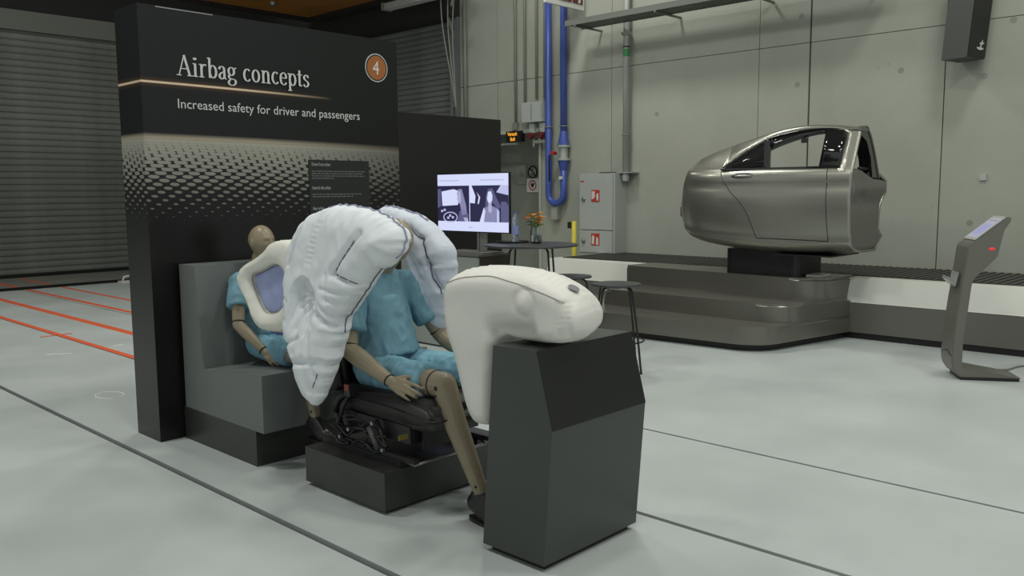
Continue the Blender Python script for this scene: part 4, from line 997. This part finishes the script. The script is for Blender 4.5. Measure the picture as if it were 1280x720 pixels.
sp('woman_arm', Pp((.61, .17), (.67, .42), (.69, .36), (.67, .17)), M_s['white'], 4, scn_)
sp('woman_arm', Pp((.84, .17), (.85, .40), (.88, .36), (.88, .17)), M_s['pale'], 4, scn_)
sp('seat_back', Pp((.90, .17), (.90, .52), (.97, .52), (1, .45), (1, .17)), M_s['mid'], 2, scn_)
bm = bmesh.new()
for (u, v, l) in ((.02, .88, .30), (.62, .88, .32), (.45, .06, .06)): bbox(bm, TX-.0016, TX-.0006, 6.775-(u+l)*W_, 6.775-u*W_, 1.20+v*H_, 1.20+(v+.022)*H_)
from_bm('caption_band', bm, mat('screen_faint', (0, 0, 0), .3, emis=(.50, .53, .72)), scn_)
box('stand_pole', 6.055, 6.075, 6.12, 6.25, .995, 1.45, mat('stand_grey', (.24, .245, .23), .4, metal=.4), tv, bevel=.003)
box('stand_strip', 6.045, 6.055, 6.215, 6.235, .995, 1.45, M_chrome, tv)
box('stand_foot', 5.90, 6.20, 6.02, 6.62, .982, .995, mat('foot_grey', (.16, .16, .15), .4), tv, bevel=.003)
cbn = root('low_cabinet', 'low cabinet with pale front and brown side under the television', 'cabinet', (6.0, 6.6, 0))
box('carcass', 5.84, 6.25, 6.0, 7.25, 0, .965, M_brown, cbn); box('front_panel', 5.82, 5.84, 6.0, 7.25, .02, .955, M_lightcab, cbn, bevel=.002)
box('top', 5.81, 6.26, 5.99, 7.26, .962, .982, mat('cab_top', (.12, .115, .10), .4), cbn, bevel=.003)
box('remote', 5.86, 5.92, 6.62, 6.86, .982, 1.0, M_cond, label='small grey remote control on the low cabinet', cat='remote control')

RT = Vector((sin(yaw), -cos(yaw), 0)); FH = Vector((cos(yaw), sin(yaw), 0))
def round_table(name, cx, cy, r, h, phi, rt_, rs, rf, label, cat, ring=None, group=None, t=.022):
    o = root(name, label, cat, (cx, cy, 0), group)
    lathe('top', [(r-.03, h-t), (r-.004, h-t+.004), (r, h-t*.5), (r-.003, h-.001), (r-.012, h), (0, h)], (cx, cy, 0), M_table, o, 44)
    for k in range(4):
        a = radians(phi+90*k); d = RT*cos(a)+FH*sin(a); c = Vector((cx, cy, 0))
        P = [c+d*rt_+Vector((0, 0, h-t-.008)), c+d*(rs-.05)+Vector((0, 0, h-t-.010)), c+d*(rs-.012)+Vector((0, 0, h-t-.035)), c+d*rs+Vector((0, 0, h-t-.09)), c+d*((rs+rf)/2)+Vector((0, 0, h*.5)), c+d*rf+Vector((0, 0, .012))]
        tube('leg', smooth_path(P, 4), .0095, M_blk, o, 8)
        lathe('foot', [(.013, 0), (.013, .012)], tuple(c+d*rf), M_blk, o, 10)
    lathe('hub', [(.06, h-t-.02), (.06, h-t)], (cx, cy, 0), M_blk, o, 20)
    if ring:
        rr = rs+(rf-rs)*(1-ring/h)-.006
        tube('foot_ring', [(cx+rr*cos(q*pi/16), cy+rr*sin(q*pi/16), ring) for q in range(32)], .008, M_blk, o, 8, True)
    return o
round_table('bar_table', 6.02, 5.475, .447, 1.10, 36, .08, .26, .33, 'round dark bar table with thin black bent legs, before the television', 'table', ring=.3)
round_table('bar_stool', 6.12, 4.55, .222, .78, -47, .06, .19, .29, 'round dark bar stool standing in front of the bronze steps', 'stool', ring=.27, group='bar stools')
round_table('bar_stool', 6.40, 5.31, .21, .78, -20, .06, .17, .25, 'round dark bar stool mostly hidden behind the cream airbag, by the bar table', 'stool', ring=.27, group='bar stools')
lathe('serving_tray', [(.14, 0), (.165, .004), (.168, .014), (.160, .014), (.155, .006), (0, .006)], (6.10, 5.80, 1.10), M_blk, None, 30, label='flat round black tray on the bar table behind the bottle', cat='tray')
bo = root('water_bottle', 'clear plastic water bottle with a bluish label on the bar table', 'bottle', (6.03, 5.69, 1.10))
lathe('bottle_body', [(.030, 0), (.036, .01), (.036, .05), (.033, .06), (.036, .075), (.036, .18), (.032, .20), (.036, .215), (.030, .25), (.015, .285), (.014, .30), (0, .301)], (6.03, 5.69, 1.10), M_water, bo, 24)
lathe('label_sleeve', [(.0368, .085), (.0368, .165)], (6.03, 5.69, 1.10), mat('label_blue', (.25, .30, .55), .4), bo, 24)
lathe('cap', [(.0165, .288), (.0165, .312), (0, .313)], (6.03, 5.69, 1.10), mat('cap_blue', (.10, .12, .28), .4), bo, 16)
va = root('flower_vase', 'glass jar vase with orange flowers on the bar table', 'vase', (6.2, 5.58, 1.10))
vc = (6.17, 5.55, 1.10)
lathe('jar', [(.045, 0), (.055, .01), (.055, .11), (.045, .14), (.042, .17), (.038, .17), (.041, .14), (.050, .11), (.050, .014), (0, .012)], vc, M_glass, va, 28)
lathe('water', [(.049, .0145), (.049, .075), (0, .0755)], vc, mat('water', (.8, .85, .85), .02, trans=1.), va, 24)
random.seed(11)
for k in range(9):
    a = k*2.4; rr = .03+.05*random.random(); hh = .19+.09*random.random(); tip = (vc[0]+rr*cos(a)*1.2, vc[1]+rr*sin(a)*1.2, vc[2]+hh)
    tube('stem', smooth_path([(vc[0]-.02*cos(a), vc[1]-.02*sin(a), vc[2]+.02), (vc[0]+.01*cos(a), vc[1]+.01*sin(a), vc[2]+.15), tip], 4), .0022, M_leaf, va, 5)
    bm = bmesh.new()
    npet = 8
    for j in range(npet):
        q = 2*pi*j/npet+a; v0 = [bm.verts.new((tip[0]+x_, tip[1]+y_, tip[2]+z_)) for x_, y_, z_ in ((0, 0, 0), (.028*cos(q-.35), .028*sin(q-.35), .012), (.048*cos(q), .048*sin(q), .016), (.028*cos(q+.35), .028*sin(q+.35), .020))]
        bm.faces.new(v0)
    sphere_into(bm, (tip[0], tip[1], tip[2]+.004), (.010, .010, .007), seg=8)
    from_bm('flower', bm, M_flow if k % 3 else mat('yellow_petals', (.65, .45, .06), .6), va)
    bm = bmesh.new()
    for j in range(4):
        q = a+j*1.7; bx, by, bz = vc[0]+.03*cos(q), vc[1]+.03*sin(q), vc[2]+.15+.03*(j % 2); L = .075
        v0 = [bm.verts.new(p) for p in ((bx, by, bz), (bx+L*.5*cos(q-.25), by+L*.5*sin(q-.25), bz+.03), (bx+L*cos(q), by+L*sin(q), bz+.02), (bx+L*.5*cos(q+.25), by+L*.5*sin(q+.25), bz+.035))]
        bm.faces.new(v0)
    from_bm('leaves', bm, M_leaf, va)

# ================================================================== STAGE AND STEPS
def round_poly(P, R, n=8):
    out = []; N = len(P)
    for i in range(N):
        p = Vector(P[i]); r = R[i]
        if r <= 0: out.append(tuple(p)); continue
        a = (Vector(P[i-1])-p).normalized(); b = (Vector(P[(i+1) % N])-p).normalized()
        th = a.angle(b); t = r/math.tan(th/2); c = p+(a+b).normalized()*(r/sin(th/2)); s = p+a*t; e = p+b*t
        a0 = math.atan2(s.y-c.y, s.x-c.x); a1_ = math.atan2(e.y-c.y, e.x-c.x); d = (a1_-a0+pi) % (2*pi)-pi
        for k in range(n+1): out.append((c.x+r*cos(a0+d*k/n), c.y+r*sin(a0+d*k/n)))
    return out
stg = root('stage_platform', 'low white and bronze stage with a dark grated top along the concrete wall', 'stage', (9.8, 3, 0))
prism('skirt', [(9.09, .07), (9.09, .385), (9.13, .39), (10.64, .39), (10.64, .07)], 'y', -4.5, 7.98, M_bronze2, stg, bevel=.004)
prism('white_fascia', [(9.10, .39), (9.105, .40), (9.17, .645), (9.22, .652), (10.62, .652), (10.62, .39)], 'y', -4.5, 8.0, M_stagew, stg, bevel=.006)
box('plinth', 9.13, 10.6, -4.5, 7.95, 0, .07, M_blk, stg)
box('grate_bed', 9.33, 10.62, -4.45, 7.9, .650, .656, M_grate, stg)
bm = bmesh.new()
for i in range(154): bbox(bm, 9.34, 10.6, -4.4+i*.08, -4.36+i*.08, .656, .664)
from_bm('grate_bars', bm, mat('grate_bar', (.05, .05, .046), .45), stg, kind='stuff', bevel=0)
st_ = root('stage_steps', 'broad bronze steps with rounded corners leading up to the car body', 'steps', (8.4, 5, 0))
def tier(name, P, R, z0, z1, parent=st_):
    o = round_poly(P, R); bm = bmesh.new(); prism_bm(bm, o, 'z', z0, z1)
    te = [e for e in bm.edges if all(abs(v.co.z-z1) < 1e-5 for v in e.verts)]
    bmesh.ops.bevel(bm, geom=te, offset=.03, segments=5, affect='EDGES')
    ob = from_bm(name, bm, M_bronze, parent, True); shade_auto(ob, .5); return ob
tier('lower_step', [(7.49, 6.9), (7.62, 3.93), (9.12, 3.64), (9.12, 6.9)], [.25, .38, 0, 0], .07, .25)
tier('middle_step', [(8.10, 6.30), (8.0, 3.88), (9.12, 3.65), (9.12, 6.30)], [.22, .36, 0, 0], .25, .44)
tier('top_landing', [(8.75, 6.36), (8.55, 3.80), (9.32, 3.66), (9.32, 6.36)], [.05, .34, 0, 0], .44, .665)
tier('recessed_plinth', [(7.56, 6.8), (7.69, 4.0), (9.12, 3.70), (9.12, 6.8)], [.25, .38, 0, 0], 0, .072).data.materials[0] = M_blk

# ================================================================== CAR BODY SHELL
car = root('car_body_shell', 'cut silver beige car rear body shell on a dark mount above the steps', 'car body', (8.9, 4.4, .95))
def smooth2(P, t):
    Q = [(p.x, p.y) for p in smooth_path([(a, b, 0) for a, b in P], 4)]; return Q+[(a-t, b-t*.4) for a, b in Q[::-1]]
def lerp_tab(T, y):
    for (a, va_), (b, vb_) in zip(T, T[1:]):
        if y <= b or (b, vb_) == T[-1]:
            t = max(0, min(1, (y-a)/(b-a))); return va_+(vb_-va_)*t
def cr(T, y):                                            # smooth table lookup
    n = len(T)
    for i in range(n-1):
        if y <= T[i+1][0] or i == n-2:
            x0, y0 = T[i]; x1, y1 = T[i+1]; t = max(0, min(1, (y-x0)/(x1-x0)))
            m0 = (T[i+1][1]-T[max(i-1, 0)][1])/(T[i+1][0]-T[max(i-1, 0)][0]); m1 = (T[min(i+2, n-1)][1]-T[i][1])/(T[min(i+2, n-1)][0]-T[i][0])
            h = x1-x0; return (2*t**3-3*t*t+1)*y0+(t**3-2*t*t+t)*h*m0+(-2*t**3+3*t*t)*y1+(t**3-t*t)*h*m1
Ttop = [(3.46, 2.215), (3.664, 2.243), (3.958, 2.262), (4.219, 2.235), (4.538, 2.170), (4.971, 2.068), (5.224, 1.975), (5.32, 1.915), (5.42, 1.80), (5.50, 1.60), (5.545, 1.42)]
Tbot = [(3.46, .957), (4.0, .925), (4.55, .935), (4.947, .97), (5.258, 1.02), (5.387, 1.075), (5.47, 1.16), (5.52, 1.28), (5.545, 1.40)]
Twin = [(3.53, 2.15), (3.58, 2.182), (3.70, 2.200), (3.887, 2.203), (4.10, 2.182), (4.32, 2.138), (4.456, 2.072), (4.641, 1.965), (4.83, 1.826)]
Tnar = [(3.46, 0), (4.6, 0), (5.0, .03), (5.25, .09), (5.40, .18), (5.50, .32), (5.545, .46)]
Ys_ = sorted(set([3.39, 3.42]+[round(3.46+.0695*i, 4) for i in range(30)]+[3.53, 3.56, 3.636, 3.70, 3.755, 4.31, 4.33, 4.83, 5.25, 5.38, 5.45, 5.50, 5.53, 5.545]))
Ys_ = [y for i, y in enumerate(Ys_) if i == 0 or y-Ys_[i-1] > .006]
NB = []
def ringpts(y):
    T, B_, nr = cr(Ttop, y), cr(Tbot, y), cr(Tnar, y)
    belt = min(1.815, T-.07) if y > 5.2 else 1.815
    belt = min(belt, max(B_+.02, T-.05-.35*max(0, y-5.25)))
    wt = max(belt+.004, min(T-.035, cr(Twin, y) if y < 4.83 else belt+.004)) if y < 5.4 else min(T-.003, belt+.004)
    body = [(8.95, 0), (8.70, .0), (8.56, .018), (8.47, .05), (8.415, .10), (8.400, .135), (8.408, .16), (8.385, .24), (8.36, .38), (8.345, .52), (8.342, .64), (8.352, .74), (8.372, .80), (8.362, .84), (8.375, .93), (8.40, 1.0)]
    nearp = []
    for x, t in body: nearp.append((x+nr*(1 if x < 8.9 else 0), B_+(belt-B_)*t))
    gx = 8.40+nr; k = (T-1.815)/.42 if T > 1.815 else 0
    xt = gx+max(.0, .15*max(0, min(1, (wt-belt)/.35)))+.01
    nearp.append((xt, wt))
    # shoulder towards the roof
    xe = 8.56+nr*.6 if y < 4.83 else gx+.06+.12*min(1, max(0, (T-belt)/.25))
    nearp.append((xe+.005, wt+(T-wt)*.55)); nearp.append((xe+.05, wt+(T-wt)*.88)); qa = min(1, (y-3.39)/1.0); nearp.append((max(8.66+.08*qa, xe+.08), T-.001)); nearp.append((max(8.76+.14*qa, xe+.15), T-.010))
    xf = 9.28+.12*min(1, (y-3.39)/.6)-nr*1.0
    far = [(xf-.20, wt+(T-wt)*.3), (xf-.20, belt-.05), (xf, belt-.13 if belt > 1.5 else belt-.05), (xf+.005, B_+(belt-B_)*.70), (xf-.14, B_+(belt-B_)*.55), (xf-.17, B_+(belt-B_)*.27), (xf-.06, B_+(belt-B_)*.17), (xf-.20, B_+(belt-B_)*.07), (9.05, B_)]
    return nearp, far
V = []; rings = []; NN = 21; NF = 9
for y in Ys_:
    n_, f_ = ringpts(y); r = []
    for x, z in n_+f_: r.append(len(V)); V.append((x, y, z))
    rings.append(r)
F = []; win = []
iw = 15                                                    # ring index of the belt line; iw..iw+1 is the side glass band
for j in range(len(rings)-1):
    a, b = rings[j], rings[j+1]; ym = (Ys_[j]+Ys_[j+1])/2
    for i in range(NN+NF):
        i2 = (i+1) % (NN+NF)
        q = (a[i], a[i2], b[i2], b[i])
        if i == iw and 3.53 < ym < 4.83: win.append((ym, q, j)); continue
        if i in (NN-1, NN) and ym < 4.95: continue       # far glasshouse left open
        F.append(q)
F.append(rings[-1])
V_c = list(V)
shell = pydata('body_shell', V, F, M_car, car, True)
so_ = shell.modifiers.new('t', 'SOLIDIFY'); so_.thickness = .02; so_.offset = -1
shade_auto(shell, 1.1)
# windows: dark quarter glass at the rear, open pane in the middle, gloss black pillar piece in front
def winpart(name, y0, y1, m, inset=0, shr=0.):
    vv, ff = [], []
    for ym, q, j in win:
        if y0 < ym < y1:
            b0 = len(vv)
            for vi in q: p = V_c[vi]; vv.append((p[0]+inset, p[1], p[2]))
            ff.append((b0, b0+1, b0+2, b0+3))
    if not ff: return
    me = bpy.data.meshes.new(name); me.from_pydata(vv, [], ff); bm = bmesh.new(); bm.from_mesh(me)
    bmesh.ops.remove_doubles(bm, verts=bm.verts, dist=1e-5); bmesh.ops.recalc_face_normals(bm, faces=bm.faces)
    o = from_bm(name, bm, m, car, True); s = o.modifiers.new('t', 'SOLIDIFY'); s.thickness = .012; return o
winpart('quarter_glass', 4.325, 4.83, M_qglass, .008)
winpart('pillar_trim', 3.53, 3.745, M_gloss, .004)
def beltx(z): return 8.405+.15*max(0, min(1, (z-1.815)/.35))
# thick dark window frame along the top, the belt strip, and the divider
def wtop(y): return cr(Twin, y)
fr = []
ys2 = [3.745+i*.03 for i in range(20)]
vv, ff = [], []
for y in ys2:
    zt = wtop(y)+.002; zi = zt-(.05+.085*max(0, (y-3.745)/.57)**1.3)
    for z in (zt, zi):
        for dx in (-.002, .05): vv.append((beltx(z)+.004+dx, y, z))
for k in range(len(ys2)-1):
    a = k*4; b = a+4
    ff += [(a, b, b+2, a+2), (a+1, a+3, b+3, b+1), (a, a+1, b+1, b), (a+2, b+2, b+3, a+3)]
ff += [(0, 2, 3, 1), (len(vv)-4, len(vv)-3, len(vv)-1, len(vv)-2)]
pydata('window_frame', vv, ff, M_gloss, car, True)
prism('divider_bar', [(4.345, 1.82), (4.30, 1.82), (4.30, 1.98), (4.275, 2.10), (4.345, 2.12)], 'x', 8.42, 8.48, M_gloss, car, bevel=.004)
box('belt_strip', 8.393, 8.42, 3.53, 4.84, 1.808, 1.826, M_gloss, car, bevel=.003)
# gloss highlights sit on real curved trims
tube('upper_trim', [(beltx(wtop(y))-.004, y, wtop(y)+.002) for y in [3.56+i*.06 for i in range(22)]], .008, M_gloss, car, 8)
box('sun_blind_hook', 8.50, 8.54, 3.93, 3.98, 2.07, 2.12, M_blk, car, bevel=.01)
# door shut lines
def surf_x(y, z):
    n_, f_ = ringpts(y)
    for (x0, z0), (x1, z1) in zip(n_[2:17], n_[3:18]):
        if z0 <= z <= z1: return x0+(x1-x0)*(z-z0)/max(1e-6, z1-z0)
    return 8.4
def shutline(pts, r=.0045):
    P = smooth_path([(0, a, b) for a, b in pts], 8); return tube('shut_line', [(surf_x(p.y, p.z)+.0005, p.y, p.z) for p in P], r, M_blk, car, 6)
shutline([(4.845, 1.808), (4.80, 1.70), (4.70, 1.58), (4.58, 1.47), (4.49, 1.34), (4.43, 1.18), (4.40, 1.085)])
shutline([(4.40, 1.085), (4.0, 1.082), (3.62, 1.075)], .006); shutline([(3.645, 1.80), (3.63, 1.45), (3.62, 1.075)])
# handle
hy, hz_ = 4.565, 1.742
hx = surf_x(hy, hz_)
hd = root  # placeholder name reuse avoided
bm = bmesh.new(); sphere_into(bm, (hx+.004, hy, hz_), (.012, .135, .036), seg=28); cupo = from_bm('handle_cup', bm, mat('handle_cup', (.12, .12, .11), .3, metal=.7), car, True)
bm = bmesh.new(); sphere_into(bm, (hx-.010, hy-.01, hz_-.002), (.016, .105, .017), seg=24); from_bm('handle_bar', bm, M_chrome, cupo, True)
# front cut end: lower cap set into the shell, opening above, far pillar
n_, f_ = ringpts(3.46)
cap_o = [(8.385, 1.76), (8.37, 1.4), (8.41, 1.05), (8.55, .975), (8.95, .965), (9.10, 1.02), (9.20, 1.10), (9.12, 1.18), (9.15, 1.43), (9.25, 1.54), (9.27, 1.60), (9.255, 1.68), (9.10, 1.70), (8.95, 1.71), (8.80, 1.74), (8.60, 1.79), (8.42, 1.80)]
def hcap(u, v, d):
    h = dome(d, .06, .018)
    h += .022*math.exp(-((v-1.60)/.07)**2)*min(1, d/.05)-.012*math.exp(-((v-1.45)/.05)**2)*min(1, d/.05)
    h -= .03*math.exp(-(hypot(u-8.63, v-1.48)/.07)**2)*min(1, d/.05)
    return max(.004, h), .01
pillow('end_shell', cap_o, .016, hcap, lambda u, v, w_: (u, 3.405-w_, v), M_carin, car)
prism('far_pillar', [(8.68, 2.208), (8.80, 2.13), (8.93, 1.95), (9.06, 1.71), (8.90, 1.71), (8.84, 1.90), (8.72, 2.07), (8.56, 2.13), (8.56, 2.18)], 'y', 3.395, 3.52, M_gloss, car, bevel=.01)
prism('far_rail', smooth2([(8.685, 2.222), (8.80, 2.145), (8.93, 1.97), (9.075, 1.71)], .018), 'y', 3.385, 3.42, M_carin, car)
box('roof_header', 8.55, 8.72, 3.385, 3.42, 2.165, 2.212, M_carin, car, bevel=.006)
bm = bmesh.new(); sphere_into(bm, (8.70, 3.56, 1.985), (.07, .05, .10), seg=18); from_bm('headrest', bm, M_blk, car, True)
box('parcel_shelf', 8.46, 9.2, 3.56, 5.15, 1.66, 1.70, M_dark, car)
tube('cross_bar', [(8.66, 3.44, 1.80), (9.02, 3.44, 1.79)], .018, M_blk, car, 8)
for k in range(4): tube('interior_bracket', smooth_path([(8.82+.03*k, 3.43, 1.70), (8.86+.03*k, 3.42, 1.76-.01*k), (8.90+.03*k, 3.43, 1.72+.015*(k % 2))], 4), .012, M_blk, car, 6)
mnt = root('car_mount', 'black pedestal block holding the car body above the stage', 'mount', (9.0, 4.45, .65))
prism('mount_block', round_poly([(8.68, 4.93), (8.68, 4.05), (9.3, 4.05), (9.3, 4.93)], [.08]*4, 5), 'z', .666, .94, M_blk, mnt)
box('mount_flange', 8.50, 9.2, 3.62, 4.25, .905, .92, M_blk, mnt)
box('light_plate', 8.80, 9.05, 3.86, 4.02, .666, .69, M_stagew, mnt, bevel=.004)

# ================================================================== KIOSK
kr = root('info_kiosk', 'bronze grey information kiosk with slanted touch screen and flat foot', 'kiosk', (7.66, 2.16, 0))
ka = Vector((.5174, -.8557, 0)); kb = Vector((.8557, .5174, 0)); ko = Vector((7.66, 2.16, 0))
KM = Matrix(((ka.x, kb.x, 0, ko.x), (ka.y, kb.y, 0, ko.y), (0, 0, 1, 0), (0, 0, 0, 1)))
kp = [(.50, .028), (.08, .10)]+[(.055, .105), (.04, .12), (.037, .16), (.037, .30), (.078, .79), (.09, .845), (.261, 1.037), (.303, 1.255), (.345, 1.325), (.352, 1.35), (.335, 1.362), (.318, 1.358), (.075, 1.155), (.045, 1.13), (.035, 1.10), (-.028, .507), (-.047, .20), (-.045, .14), (-.03, .09), (-.0, .045), (.03, .025)]
bm = bmesh.new(); prism_bm(bm, kp, 'y', 0, .33)          # (a, z) profile, width along b
bmesh.ops.transform(bm, matrix=KM, verts=bm.verts)
kbody = from_bm('kiosk_body', bm, M_kiosk, kr, True, bevel=.006)
box('foot_pad', .03, .48, .01, .32, 0, .028, M_blk, kr, mtx=KM)
Mtop = KM @ Matrix.Translation((.085, 0, 1.166)) @ Matrix.Rotation(-math.atan2(.203, .243), 4, 'Y')
box('screen_border', .005, .30, .012, .318, .0, .006, mat('kiosk_border', (.40, .40, .36), .35), kr, mtx=Mtop)
M_ks = mat('kiosk_screen', (.1, .1, .14), .2, emis=(.33, .34, .42), estr=.8)
scr_ = box('touch_screen', .03, .27, .03, .30, .006, .008, M_ks, kr, mtx=Mtop)
box('screen_image', .07, .20, .07, .26, .008, .0085, mat('kiosk_image', (.1, .1, .2), .2, emis=(.26, .27, .44), estr=.8), scr_, mtx=Mtop)
box('screen_bar', .235, .25, .06, .27, .008, .0085, mat('kiosk_bar', (.1, .1, .1), .3, emis=(.22, .22, .22), estr=.8), scr_, mtx=Mtop)
bm = bmesh.new(); sphere_into(bm, (.215, -.003, 1.10), (.028, .004, .014), seg=16); bmesh.ops.transform(bm, matrix=KM, verts=bm.verts)
from_bm('red_light', bm, mat('red_led', (.3, .02, .02), .4, emis=(.55, .06, .05), estr=.7), kr, True)
prism('leaflet_tray', [(-.03, .78), (-.085, .84), (-.08, .86), (-.025, .80), (-.01, .90), (-.005, .90)], 'y', .06, .26, mat('clear_acrylic', (.6, .62, .6), .1, trans=.6), kr)
_o = [o for o in kr.children if o.name.startswith('leaflet')][0]; _o.data.transform(KM)
tube('base_seam', [KM @ Vector(p) for p in ((-.049, .02, .20), (-.050, .15, .235), (-.049, .29, .20))], .003, M_blk, kr, 5)
tube('power_cable', smooth_path([(8.14, 2.05, .03), (8.35, 1.95, .01), (8.6, 1.9, .008), (8.9, 1.7, .008), (9.1, 1.55, .008)], 6), .008, M_cond, None, 6, label='thin grey power cable running from the kiosk foot to the stage', cat='cable')
